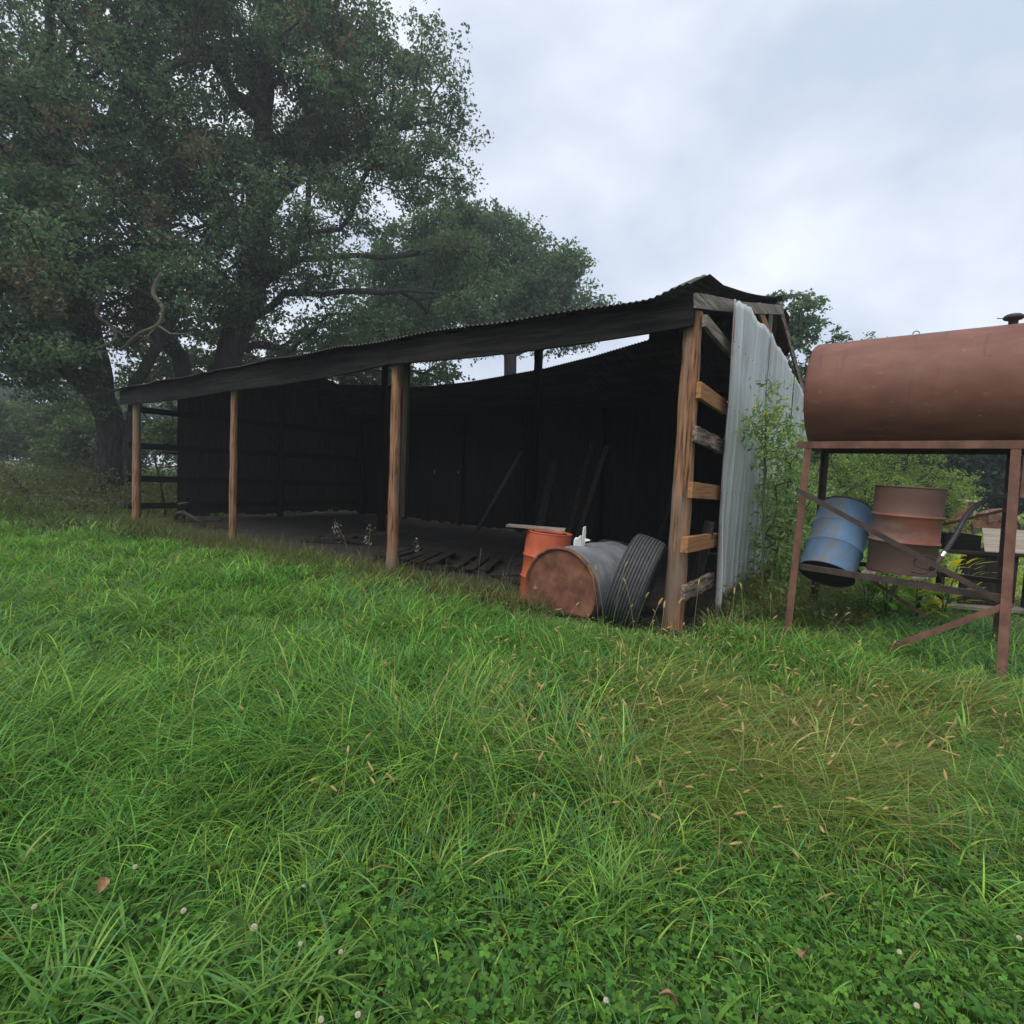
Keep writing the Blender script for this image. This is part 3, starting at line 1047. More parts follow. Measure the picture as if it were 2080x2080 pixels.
# small white card on the rear wall and a white strip beside it
mb = MB(); mb.box((-.045, -.006, -.03), (.045, 0, .03))
o = mb.build('wall_card', M['white']); o.matrix_world = shedM @ Matrix.Translation((-9.32, 7.18, 1.66))
tag(o, 'tiny white card fixed to the dark rear wall', 'card')
mb = MB(); mb.tube([(0, 0, 0), (.01, 0, .06), (-.005, 0, .13)], [.012, .016, .006], 8)
o = mb.build('hanging_strip', M['zinc'], smooth=True); o.matrix_world = shedM @ Matrix.Translation((-10.3, 7.1, 1.58))
tag(o, 'small grey strip hanging in the dark left of the white card', 'strip')
mb = MB(); mb.tube([(-.16, 0, .02), (-.04, 0, 0), (.05, .0, .03), (.09, 0, -.07)], [.012, .03, .045, .03], 10)
o = mb.build('insulator', M['white'], smooth=True); o.matrix_world = shedM @ Matrix.Translation((-6.05, -.02, 3.17))
tag(o, 'small pale insulator hanging under the header beam', 'insulator')

# ------------------------------------------------------------------ tank on its stand
st = empty('tank_stand', mat=standM)
tag(st, 'rusty angle-iron stand on splayed legs carrying the big fuel tank', 'stand')
SL, HB = 1.77, 2.115


def angle(mb, p, q, wd=.065, th=.007, s1=(1, 0, 0), s2=(0, 1, 0)):
    p, q = Vector(p), Vector(q)
    s1, s2 = Vector(s1), Vector(s2)
    mb.beam(p + s1 * wd / 2, q + s1 * wd / 2, wd, th, side=s1)
    mb.beam(p + s2 * (wd / 2 + th), q + s2 * (wd / 2 + th), wd, th, side=s2)


legs = [((0, -.08, -.12), (.02, .12, HB - .07), 1, 1), ((SL + .03, -.16, -.16), (SL - .02, .12, HB - .07), -1, 1), ((-.02, 1.30, -.05), (.02, 1.02, HB - .07), 1, -1), ((SL + .02, 1.30, -.05), (SL - .02, 1.02, HB - .07), -1, -1)]
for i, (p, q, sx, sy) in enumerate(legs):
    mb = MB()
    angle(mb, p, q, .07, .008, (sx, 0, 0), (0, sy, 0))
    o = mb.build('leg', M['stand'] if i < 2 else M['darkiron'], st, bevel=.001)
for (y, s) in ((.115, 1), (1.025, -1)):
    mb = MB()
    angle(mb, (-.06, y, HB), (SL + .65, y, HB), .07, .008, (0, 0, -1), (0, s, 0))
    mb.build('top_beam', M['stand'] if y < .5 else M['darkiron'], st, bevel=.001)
for x in (.03, SL - .03, SL + .6):
    mb = MB()
    mb.beam((x, .13, HB - .045), (x, 1.01, HB - .045), .06, .01, segs=1)
    mb.build('cross_bar', M['darkiron'], st)
# shelf angle and slats, front brace, low brace, rear braces
mb = MB()
angle(mb, (-.005, .05, .80), (SL + .02, .05, .74), .055, .007, (0, 0, -1), (0, 1, 0))
mb.build('shelf_rail', M['darkiron'], st)
mb = MB()
angle(mb, (-.005, 1.21, .78), (SL + .02, 1.21, .76), .055, .007, (0, 0, -1), (0, -1, 0))
mb.build('shelf_rail', M['darkiron'], st)
mb = MB()
mb.beam((.0, -.012, 1.60), (SL + .02, -.022, .66), .05, .010, segs=1)
mb.build('diagonal_brace', M['darkiron'], st)
mb = MB()
mb.beam((SL + .02, -.04, .70), (.92, -.10, .10), .055, .009, segs=1)
mb.build('diagonal_brace', M['stand'], st)
mb = MB()
mb.beam((.35, 1.26, .72), (1.15, 1.30, .22), .04, .01, segs=1)
mb.build('diagonal_brace', M['stand'], st)
mb = MB()
mb.beam((.95, 1.12, 1.18), (SL - .02, 1.06, 1.50), .028, .01, segs=1)
mb.build('diagonal_brace', M['stand'], st)
mb = MB()
V = [(SL + .0, .10, HB - .085), (SL + .42, .10, HB - .085), (SL + .10, .10, HB - .50), (SL + .0, .10, HB - .50)]
plate('gusset', V, .012, st, M['stand'])
mb = MB()
for k in range(2):
    mb.beam((.70 + k * .42, .09, .79), (.70 + k * .42, 1.19, .79), .014, .12, side=(0, 0, 1), segs=3, jit=.002)
mb.build('shelf_slat', wood('grey', 'y'), st)

ft = empty('fuel_tank', mat=standM @ Matrix.Translation((0, .57, HB + .54)))
tag(ft, 'big rust-red cylindrical fuel tank resting on the iron stand', 'tank')
RT = .575
MTk = Matrix.Rotation(R_(90), 4, 'Y')
mb = MB()
prof = [(0, -.045), (.2, -.042), (.4, -.030), (.52, -.012), (.562, .0), (RT, .022)]
for k in range(1, 12): prof.append((RT, .022 + k * 2.3 / 12))
prof += [(RT, 2.33), (.562, 2.352), (.40, 2.385), (0, 2.40)]
mb.lathe(prof, 96, MTk)
mb.build('body', M['tank'], ft, smooth=True, autosmooth=60)
mb = MB()
mb.lathe([(0, .095), (.055, .09), (.075, .075), (.08, .055), (.068, .045), (.038, .04), (.034, -.02)], 28, Matrix.Translation((1.62, -.05, RT)))
mb.tube([(1.62, -.05, RT + .05), (1.50, -.08, RT + .065)], .004, 6)
mb.build('vent_cap', M['darkiron'], ft, smooth=True)
mb = MB()
ring = [(.88 + .028 * math.cos(a), -.03, RT + .012 + .028 * math.sin(a)) for a in np.linspace(0, math.pi, 10)]
mb.tube(ring, .005, 6)
mb.build('lifting_ring', M['darkiron'], ft, smooth=True)

# blue drum tipped back between the shelf rails; brown drum upright
bl = standM @ Matrix.Translation((.27, .40, .68)) @ Matrix.Rotation(R_(-34), 4, 'X') @ Matrix.Rotation(R_(5), 4, 'Y')
drum('steel_drum', 'dented blue steel drum tipped back on the stand shelf under the fuel tank', M['blue'], bl, R=.275, H=.86, topmat=M['darkiron'], rimmat=M['darkiron'])
dd = [o for o in bpy.data.objects if o.get('label', '').startswith('dented blue')][0]
mb = MB()
mb.lathe([(0, .004), (.20, .006), (.255, .008), (.262, -.003), (.283, -.004), (.284, .004)], 64)
mb.build('base', M['black'], dd, smooth=True)
br_m = mat_noise('brown_drum', [(0.3, (.10, .042, .028)), (0.55, (.20, .065, .038)), (0.8, (.26, .095, .055))], (2, 2, 3), rough=.65, bump=.1,
                 spots=[((2, 2, 4.0), .50, (.15, .105, .085), .12), ((28, 28, 28), .66, (.08, .035, .025), .04)])
mb = None


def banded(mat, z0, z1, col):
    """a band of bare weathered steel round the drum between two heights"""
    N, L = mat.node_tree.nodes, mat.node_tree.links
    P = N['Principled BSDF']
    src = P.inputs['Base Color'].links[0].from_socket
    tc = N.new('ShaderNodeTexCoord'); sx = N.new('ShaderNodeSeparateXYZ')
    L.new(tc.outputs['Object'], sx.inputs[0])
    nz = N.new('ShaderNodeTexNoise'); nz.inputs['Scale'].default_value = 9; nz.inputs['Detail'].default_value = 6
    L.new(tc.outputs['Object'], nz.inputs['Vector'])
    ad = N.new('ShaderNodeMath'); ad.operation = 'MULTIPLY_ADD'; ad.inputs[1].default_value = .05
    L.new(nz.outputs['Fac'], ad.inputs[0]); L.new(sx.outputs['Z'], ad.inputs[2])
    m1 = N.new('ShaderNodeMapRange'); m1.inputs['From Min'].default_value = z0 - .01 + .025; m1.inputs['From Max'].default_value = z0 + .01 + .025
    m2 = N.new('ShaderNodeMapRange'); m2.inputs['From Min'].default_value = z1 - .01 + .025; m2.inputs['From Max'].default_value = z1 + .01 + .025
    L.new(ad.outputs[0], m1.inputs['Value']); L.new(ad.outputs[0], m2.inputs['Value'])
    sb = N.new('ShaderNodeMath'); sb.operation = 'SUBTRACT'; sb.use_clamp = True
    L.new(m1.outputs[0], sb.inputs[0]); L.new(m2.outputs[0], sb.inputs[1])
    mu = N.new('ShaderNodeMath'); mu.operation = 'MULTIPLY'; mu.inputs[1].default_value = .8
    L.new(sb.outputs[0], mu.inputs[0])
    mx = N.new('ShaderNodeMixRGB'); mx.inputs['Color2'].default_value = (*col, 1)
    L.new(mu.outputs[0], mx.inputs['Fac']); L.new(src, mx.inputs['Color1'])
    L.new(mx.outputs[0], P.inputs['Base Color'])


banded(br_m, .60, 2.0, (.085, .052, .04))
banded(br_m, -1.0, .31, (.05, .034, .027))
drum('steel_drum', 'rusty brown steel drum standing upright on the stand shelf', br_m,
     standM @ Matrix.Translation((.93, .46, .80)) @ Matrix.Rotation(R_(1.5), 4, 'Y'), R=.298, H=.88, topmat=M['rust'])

# fuel hose with nozzle
hs = empty('fuel_hose', mat=standM)
tag(hs, 'black fuel hose with a chrome collared nozzle drooping beside the brown drum', 'hose')


def bez(pts, n=28):
    """Catmull-Rom through the points"""
    P = [Vector(p) for p in pts]
    P = [P[0]] + P + [P[-1]]
    out_ = []
    k = max(2, n // (len(P) - 3))
    for i in range(1, len(P) - 2):
        a, b, c, d = P[i - 1:i + 3]
        for j in range(k):
            t = j / k
            out_.append(.5 * ((2 * b) + (c - a) * t + (2 * a - 5 * b + 4 * c - d) * t * t + (3 * b - a - 3 * c + d) * t ** 3))
    out_.append(P[-2])
    return out_


mb = MB()
mb.tube(bez([(1.78, .85, 2.02), (1.76, .80, 1.80), (1.72, .70, 1.64), (1.60, .55, 1.60), (1.45, .40, 1.48), (1.35, .22, 1.22), (1.29, .10, 1.07)]), .023, 10)
mb.build('rubber_hose', M['black'], hs, smooth=True)
mb = MB()
mb.tube([(1.29, .10, 1.07), (1.272, .075, 1.03)], [.027, .025], 14)
mb.build('collar', M['chrome'], hs, smooth=True, autosmooth=40)
mb = MB()
mb.tube(bez([(1.272, .075, 1.03), (1.24, .04, .96), (1.20, .02, .90)], 8), [.022] * 8 + [.018], 12)
mb.tube(bez([(1.20, .02, .90), (1.14, .0, .86), (1.06, -.005, .87)], 8), .011, 8)
mb.tube(bez([(1.25, .05, .99), (1.17, .03, 1.03), (1.09, .02, 1.00), (1.08, .01, .93), (1.18, .01, .90)], 16), .008, 6)
mb.build('nozzle', M['darkiron'], hs, smooth=True)

# ------------------------------------------------------------------ work table with plywood behind the stand
tb = empty('work_table', mat=Matrix.Translation((7.05, 7.65, -.30)) @ Matrix.Rotation(R_(-8), 4, 'Z'))
tag(tb, 'dark green board table with a low bench standing behind the tank stand', 'table')
mb = MB(); mb.box((-1.10, -.35, 1.13), (1.4, .45, 1.165)); mb.build('table_top', wood('dim', 'x'), tb, bevel=.004)
mb = MB()
mb.box((-.88, -.30, .45), (-.20, -.26, 1.13))
mb.build('front_panel', wood('dim', 'z'), tb, bevel=.004)
mb = MB(); mb.box((-.10, -.30, .45), (.22, -.26, 1.13)); mb.build('front_panel', wood('dim', 'z'), tb, bevel=.004)
mb = MB(); mb.box((-1.3, -.5, .405), (1.5, -.05, .445)); mb.build('bench_board', wood('grey', 'x'), tb, bevel=.004)
mb = MB(); mb.box((-.35, -.30, .15), (-.27, -.22, .405)); mb.build('leg', wood('dim', 'z'), tb, bevel=.003)
mb = MB(); mb.box((.90, -.30, .15), (.98, -.22, 1.13)); mb.build('leg', wood('dim', 'z'), tb, bevel=.003)
mb = MB(); mb.box((-.80, .30, .15), (-.72, .38, 1.13)); mb.build('leg', wood('dim', 'z'), tb, bevel=.003)
mb = MB(); mb.box((.90, .30, .15), (.98, .38, 1.13)); mb.build('leg', wood('dim', 'z'), tb, bevel=.003)
V = [(-.66, -.36, 1.175), (1.15, -.36, 1.175), (.95, .52, 1.44), (-.16, .52, 1.44)]
n_ = 4
V2 = [(x, y, z + .014) for x, y, z in V]
o = new_mesh_obj('plywood_sheet', V + V2, [(3, 2, 1, 0), (4, 5, 6, 7)] + [(i, (i + 1) % 4, (i + 1) % 4 + 4, i + 4) for i in range(4)], M['ply'], None, bevel=.002)
o.matrix_world = tb.matrix_world.copy()
tag(o, 'weathered tan plywood sheet propped at a slant on the dark table', 'plywood')
cb = empty('wooden_crate', mat=tb.matrix_world @ Matrix.Translation((-.82, .05, 1.167)) @ Matrix.Rotation(R_(4), 4, 'Z'))
tag(cb, 'small dark wooden crate on the left end of the board table', 'crate')
for (a, b) in [((-.24, -.2, 0), (.24, -.18, .21)), ((-.24, .18, 0), (.24, .2, .21)), ((-.24, -.179, 0), (-.22, .179, .21)), ((.22, -.179, 0), (.24, .179, .21)), ((-.219, -.179, .0), (.219, .179, .015))]:
    mb = MB(); mb.box(a, b)
    mb.build('side_board' if a != (-.219, -.179, .0) else 'bottom_board', wood('dark', 'x'), cb, bevel=.002)
# curved black tyre hanging under the bench
mb = MB()
mb.lathe([(.20, -.05), (.25, -.07), (.29, -.05), (.30, 0), (.29, .05), (.25, .07), (.20, .05)], 48, Matrix.Rotation(R_(90), 4, 'X'), closed=True)
o = mb.build('small_tyre', M['rubber'], None, smooth=True)
o.matrix_world = Matrix.Translation((7.0, 7.0, .36)) @ Matrix.Rotation(R_(-10), 4, 'Z') @ Matrix.Rotation(R_(12), 4, 'X')
tag(o, 'small black tyre hung on the end of the low bench', 'tyre')
# far rusty machinery
sc_ = empty('scrap_implement', loc=(14.6, 17.2, 0), rz=.3)
tag(sc_, 'rusty old farm implement parked in the weeds beyond the table', 'implement')
mb = MB(); mb.beam((-1.5, 0, .8), (1.3, 0, .75), .22, .2, segs=3, jit=.01); mb.beam((-1.4, .6, .8), (1.2, .6, .9), .12, .1); mb.build('frame', M['rust'], sc_)
mb = MB(); mb.lathe([(.0, .34), (.22, .33), (.27, .25), (.25, 0), (.28, -.25)], 20, Matrix.Translation((-.9, 0, 1.15))); mb.build('seed_hopper', M['rust'], sc_, smooth=True)
mb = MB(); mb.lathe([(.0, .08), (.30, .07), (.36, .03), (.36, 0)], 20, Matrix.Translation((-.9, 0, 1.45))); mb.build('hopper_lid', M['ply'], sc_, smooth=True)
for xx in (-1.2, .9):
    mb = MB()
    mb.lathe([(.46, -.04), (.5, -.04), (.5, .04), (.46, .04)], 28, Matrix.Translation((xx, -.25, .5)) @ Matrix.Rotation(R_(90), 4, 'X'), closed=True)
    for k in range(8):
        a = k * math.pi / 4
        mb.tube([(xx, -.25, .5), (xx + .47 * math.cos(a), -.25, .5 + .47 * math.sin(a))], .015, 5)
    mb.build('wheel', M['rust'], sc_)
mb = MB(); mb.beam((0, 0, .95), (1.1, .1, 1.15), .3, .35, segs=3, jit=.04); mb.build('rusty_cover', M['stand'], sc_)

# ------------------------------------------------------------------ trees
make_tree('oak_tree', 'huge spreading oak with a forked dark trunk behind the middle of the shed', 'tree',
          [[(-12.4, 23, -.1), (-12.3, 23, 3.2), (-11.8, 23, 6.2), (-10.9, 22.8, 8.6), (-10.5, 22.5, 11.2), (-10.4, 22.5, 14.5), (-10.2, 22.4, 17.5)],
           [(-12.3, 23, 3.2), (-14.0, 22.2, 6.3), (-15.2, 21.8, 8.6), (-17.0, 21.4, 11.0)],
           [(-10.9, 22.8, 8.6), (-8.8, 22.2, 9.7), (-6.4, 22.0, 9.9), (-4.4, 22.0, 10.0)],
           [(-11.5, 23, 7.0), (-9.4, 22.6, 8.5), (-7.0, 22.2, 8.5), (-4.0, 22.4, 8.7)],
           [(-10.5, 22.5, 11.2), (-8.6, 22, 13.2), (-6.3, 22, 14.2), (-3.6, 22, 15.0)]],
          [(-9.4, 23, 13.5, 7.4, 5.5, 7.6), (-4.4, 22.5, 10.6, 3.4, 3.5, 4.2), (-13.0, 22, 18.5, 7.6, 5.5, 6.0), (-6.0, 24, 8.3, 5.8, 4, 3.8), (-7.2, 22.5, 17.5, 4.0, 4, 5.0), (-3.7, 22.5, 13.0, 2.5, 3, 3.4), (-2.6, 22.5, 10.5, 2.2, 3, 3.2)],
          700, 215, .16, 21, fork=5, rtip=.021, step=1.0, crad=.88, kshell=.5, maxr=.50, gap=.46, aspect=.52, group='oaks behind the shed')
make_tree('oak_tree', 'massive dark oak at the far end of the shed, limbs hanging past the roof corner', 'tree',
          [[(-14.6, 20.0, -.1), (-14.5, 20.0, 2.5), (-14.9, 19.8, 5.0), (-15.6, 19.5, 8.0), (-16.0, 19.4, 12.0), (-16.2, 19.4, 16.0)],
           [(-13.6, 19.8, -.1), (-13.75, 19.8, 2.2), (-13.2, 19.4, 4.2), (-11.6, 18.6, 6.0), (-10.4, 18.0, 7.4)],
           [(-14.7, 19.9, 3.6), (-16.4, 19.0, 5.6), (-18.5, 18.6, 6.8), (-20.5, 18.4, 7.4)]],
          [(-17.5, 19, 13.5, 7.0, 5, 7.5), (-15.0, 17.5, 7.3, 5.6, 3.6, 2.6), (-11.8, 15.6, 4.9, 1.8, 1.2, 1.2), (-18, 17.5, 5.6, 4.6, 3, 3.0), (-13.5, 20, 6.0, 3.2, 2.5, 2.6), (-16.5, 17.2, 4.1, 4.8, 2.2, 1.5), (-20.5, 19, 8.5, 2.5, 3, 3), (-18.5, 20, 5.4, 4, 3, 2.2), (-11.5, 20, 10.5, 3.5, 3, 4.2)],
          800, 215, .145, 33, fork=2.8, rtip=.019, step=.9, crad=.85, kshell=.5, maxr=.44, cutz=2.2, gap=.43, aspect=.52, group='oaks behind the shed')
make_tree('oak_tree', 'smaller oak standing farther back, sloping down behind the shed roof', 'tree',
          [[(-1, 35, -.1), (-.8, 35, 4), (-.4, 35, 8), (-1.2, 35, 12)]],
          [(-1.8, 35, 12.6, 3.6, 3, 5.2), (1.6, 34.5, 12.2, 2.6, 2.4, 3.6), (-4.2, 34, 15.4, 2.6, 2, 3.4), (-6.5, 35, 12, 4.5, 3, 5), (3.2, 34, 11.0, 1.7, 2, 3.6)],
          420, 230, .22, 41, fork=3.5, rtip=.016, step=1.2, crad=1.05, maxr=.4, cutz=9.8, gap=.34, group='oaks behind the shed',
          palette=[(.085, .15, .07), (.11, .18, .075), (.07, .12, .06), (.14, .15, .07)], wts=(3, 3, 3, 1))
make_tree('oak_tree', 'dense round oak crown rising just above the torn roof and the tank', 'tree',
          [[(11.3, 21, -.1), (11.0, 21, 3), (10.6, 21, 6)]],
          [(10.2, 21, 7.2, 1.55, 1.4, 2.2), (11.6, 21, 4.2, 2.4, 2, 2.4)],
          120, 210, .14, 47, fork=1.8, rtip=.016, step=.7, crad=.5, maxr=.25, cutz=1.4, group='trees beyond the tank', palette=list(OAK))
FROND = [(.075, .13, .04), (.10, .16, .045), (.06, .10, .035)]
make_tree('locust_tree', 'feathery light green locust tree with thin shoots above the tank', 'tree',
          [[(13.6, 20.5, -.1), (13.4, 20.5, 2.6), (13.0, 20.3, 4.6)]],
          [(12.6, 20.2, 5.6, 2.1, 1.6, 1.5), (14.6, 20.4, 4.2, 1.8, 1.5, 1.6), (14.2, 20.2, 6.3, .9, .8, 1.1)],
          120, 120, .13, 48, fork=1.5, rtip=.012, step=.6, crad=.48, maxr=.16, cutz=1.2, palette=FROND, wts=(3, 2, 2), aspect=.34, group='trees beyond the tank', kshell=.6)
make_tree('green_bush', 'bright yellow-green bush seen under the tank above the blue drum', 'bush',
          [[(10.4, 15.6, -.1), (10.4, 15.6, .8), (10.2, 15.5, 1.8)]],
          [(10.3, 15.4, 1.9, 1.9, 1.3, 1.5), (8.9, 15.0, 1.6, 1.1, 1, 1.2), (11.9, 15.8, 1.5, 1.2, 1, 1.2)],
          150, 130, .085, 51, fork=.3, rtip=.010, step=.4, crad=.36, maxr=.08, cutz=.1, palette=[(.19, .27, .07), (.23, .31, .08), (.14, .21, .055)], wts=(3, 2, 3), aspect=.4, group='bushes beyond the tank', trunkname='stem', crownname='foliage')
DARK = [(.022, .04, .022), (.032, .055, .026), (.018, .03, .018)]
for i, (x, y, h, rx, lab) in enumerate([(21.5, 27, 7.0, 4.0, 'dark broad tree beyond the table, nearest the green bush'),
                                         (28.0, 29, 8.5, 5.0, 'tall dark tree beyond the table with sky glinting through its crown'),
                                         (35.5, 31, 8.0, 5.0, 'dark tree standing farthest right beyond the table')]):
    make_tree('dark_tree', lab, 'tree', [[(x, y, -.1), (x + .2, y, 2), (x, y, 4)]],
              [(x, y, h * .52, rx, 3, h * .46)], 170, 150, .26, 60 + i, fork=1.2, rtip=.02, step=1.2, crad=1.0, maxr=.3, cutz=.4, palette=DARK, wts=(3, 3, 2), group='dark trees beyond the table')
LEFTG = [(.07, .11, .035), (.055, .09, .035), (.15, .17, .045)]
for i, (x, y, h, rx, lab) in enumerate([(-37, 37, 5.5, 4.2, 'yellow-green bushy tree at the far left edge past the oak'),
                                         (-30, 38, 6.5, 4.0, 'round green tree in the gap left of the oak trunks'),
                                         (-25.5, 34, 4.2, 2.6, 'low green thicket just left of the oak trunks'),
                                         (-17.5, 36, 7, 3.6, 'green tree seen through the rails behind the far corner post'),
                                         (-17.0, 31, 12.5, 5.5, 'tall green tree filling the gap between the two big oak trunks'),
                                         (-8.0, 33, 11.5, 5.0, 'green tree showing low behind the middle of the shed roof')]):
    make_tree('field_tree', lab, 'tree', [[(x, y, -.1), (x + .2, y, 1.5), (x, y, 3)]],
              [(x, y, h * .55, rx, 2.4, h * .42)], 130, 130, .24, 70 + i, fork=.8, rtip=.02, step=1.0, crad=.9, maxr=.25, cutz=.6, palette=LEFTG, wts=(3, 4, 1), group='trees past the far end of the shed')

rs = np.random.RandomState(90)
# distant woods closing the horizon
ncl = 900
ang = rs.uniform(-1.25, 1.25, ncl)
dist = rs.uniform(80, 100, ncl)
hh = 8.5 + 4 * fbm(ang * 6 + 20, ang * 0 + 3, 2)
cz = rs.rand(ncl) ** .8 * hh
cc = np.stack([np.sin(ang) * dist * 1.3, np.cos(ang) * dist * .75 + 18, cz], 1)
per_ = 110
cen = np.repeat(cc, per_, 0) + rs.randn(ncl * per_, 3) * np.array([1.9, 1.9, .95])
cen[:, 2] = np.abs(cen[:, 2])
col = pal_mix(len(cen), [(.035, .06, .028), (.05, .085, .03), (.07, .09, .035)], (3, 3, 1)) * (.8 + .4 * rs.rand(ncl))[:, None].repeat(per_, 0)
V, F, C = leaf_quads(cen, np.full(len(cen), .75), .7, col)
tag(fast_mesh('distant_woods', V, F, C, M['leafy']), 'dark green woods closing off the far side of the fields', 'woods', kind='stuff')

# wild grape vines hanging under the far oak
for i, (p, r, lab) in enumerate([([(-13.2, 17.6, 7.4), (-12.9, 17.4, 6.6), (-13.0, 17.3, 6.0), (-12.5, 17.3, 5.6), (-12.4, 17.2, 5.2), (-12.9, 17.1, 4.9)], .07, 'pale crooked grape vine dangling left under the oak'),
                                  ([(-11.0, 17.3, 7.3), (-11.2, 17.2, 6.7), (-10.85, 17.1, 6.2), (-11.0, 17.1, 5.7), (-11.6, 17.1, 5.4), (-12.2, 17.2, 4.9)], .075, 'thick pale grape vine looping above the shed roof corner'),
                                  ([(-16.4, 17.4, 7.6), (-16.6, 17.2, 6.4), (-16.5, 17.2, 5.4), (-16.1, 17.1, 4.3), (-15.7, 17.1, 3.6)], .045, 'thin pale vine hanging straight down left of the oak trunks')]):
    mb = MB()
    b = bez(p, 30)
    mb.tube(b, [r * (1 - .5 * k / len(b)) for k in range(len(b))], 8, lump=.12)
    q = b[int(len(b) * .6)]
    mb.tube([q, q + Vector((.4, 0, -.25)), q + Vector((.9, .1, -.2)), q + Vector((1.3, .1, -.45))], [r * .5, r * .4, r * .25, r * .1], 6)
    mb.tube([q, q + Vector((-.3, 0, -.35)), q + Vector((-.75, .1, -.6))], [r * .4, r * .3, r * .1], 6)
    tag(mb.build('grape_vine', M['palebark'], None, smooth=True), lab, 'vine', 'vines hanging from the oak')
mb = MB()
mb.tube([(-16.6, 17.5, .22), (-15.0, 17.2, .24), (-12.6, 16.8, .20), (-11.6, 16.7, .22)], [.17, .19, .18, .14], 12, lump=.06)
mb.tube([(-15.0, 17.2, .3), (-15.3, 16.9, .9), (-15.9, 16.8, 1.5)], [.07, .05, .02], 6)
tag(mb.build('fallen_log', M['bark'], None, smooth=True), 'grey fallen log lying in the weeds under the oak', 'log')

# sapling and other plants by the metal end wall
def sw(x, y, z):
    v = shedM @ Vector((x, y, z))
    return (v.x, v.y, v.z)


SAP = [(.23, .35, .12), (.17, .28, .09), (.29, .40, .15), (.46, .40, .07)]
make_tree('sapling', 'tall thin leafy sapling growing against the pale metal end wall', 'sapling',
          [[sw(.62, 1.45, 0), sw(.58, 1.5, .8), sw(.52, 1.6, 1.7), sw(.48, 1.65, 2.4), sw(.46, 1.55, 3.0)],
           [sw(.64, 1.55, 0), sw(.66, 2.1, .9), sw(.62, 2.8, 1.7), sw(.55, 3.3, 2.3)],
           [sw(.66, 1.5, 0), sw(.62, 2.4, .5), sw(.6, 3.4, 1.1)]],
          [(*sw(.50, 1.6, 2.45), .32, .36, .50), (*sw(.55, 2.3, 1.9), .34, .5, .7), (*sw(.58, 3.2, 1.8), .40, .6, .7), (*sw(.58, 2.4, 1.0), .34, .7, .6), (*sw(.6, 4.0, 1.1), .40, .7, .7), (*sw(.46, 1.55, 3.0), .10, .10, .20), (*sw(.6, 5.0, 1.5), .3, .6, .7)],
          340, 19, .085, 81, fork=.35, rtip=.0028, step=.16, crad=.19, maxr=.017, cutz=.3, palette=SAP, wts=(4, 4, 3, .35), aspect=.36, bark=M['greenstem'], trunkname='stem', crownname='foliage', flat=.9, droop=.3)


def px_ground(x, y, z=0.0):
    d = cam_o.matrix_world.to_3x3() @ Vector(((x - 1040) / 1125, -(y - 1040) / 1125, -1))
    t = (z - 1.6) / d.z
    return Vector((0, 0, 1.6)) + d * t


# ------------------------------------------------------------------ grass
rs = np.random.RandomState(5)
GREEN = np.array([(.125, .29, .050), (.090, .23, .048), (.175, .34, .060), (.22, .35, .055), (.095, .235, .078)])
STRAW = np.array([(.28, .26, .08), (.21, .26, .055), (.36, .32, .12), (.25, .20, .08), (.17, .24, .05)])
DRY = np.array([(.17, .15, .06), (.11, .13, .04), (.22, .17, .085), (.09, .115, .035), (.13, .085, .05)])
FIELD = np.array([(.24, .34, .06), (.29, .38, .07), (.20, .29, .055), (.32, .36, .10)])
SHADEG = np.array([(.06, .095, .03), (.085, .11, .035), (.12, .11, .05), (.05, .08, .025)])  # dull weed greens with the shade under the oaks put in


def zones(x, y):
    """0..1 weights: straw, dry strip, field, shade weeds, inside shed"""
    sx, sy = np.empty_like(x), np.empty_like(y)
    dx, dy = x - SO.x, y - SO.y
    c, s = math.cos(SA), math.sin(SA)
    sx, sy = dx * c + dy * s, -dx * s + dy * c
    n = fbm(x * .9 + 30, y * .9 + 10, 21)
    n2 = fbm(x * 2.4 + 3, y * 2.4 + 1, 22)
    straw = np.exp(-(((x - 1.5) / 1.0) ** 2 + ((y - 3.1) / .75) ** 2)) + np.exp(-(((x - 3.1) / 1.5) ** 2 + ((y - 3.7 - .05 * x) / .55) ** 2)) + .55 * np.exp(-(((x - 1.4) / .8) ** 2 + ((y - 4.4) / 1.0) ** 2))
    straw = np.clip(straw * (.5 + 1.0 * n) + .12 * (n2 > .72), 0, 1)
    edge = sy + .9 * (n - .5)
    dry = np.clip((edge + 1.35) / 1.1, 0, 1) * (sx < .6) * (sx > -15.5)
    dry = np.maximum(dry * np.clip(1.2 - .9 * np.clip((sx + 2) / 2.2, 0, 1), 0, 1), .75 * ((sx >= -.2) & (sx < 1.7) & (sy > .3) & (sy < 8)))
    inside = (sx < .25) & (sx > -14.6) & (edge > .05) & (sy < 7.7)
    field = np.clip((sx - 1.9) / 1.0, 0, 1) * np.clip((y - 6.2) / 1.2, 0, 1)
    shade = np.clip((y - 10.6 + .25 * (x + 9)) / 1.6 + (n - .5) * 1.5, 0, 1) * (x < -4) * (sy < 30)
    return straw, dry, field, shade, inside, sx, sy, n, n2


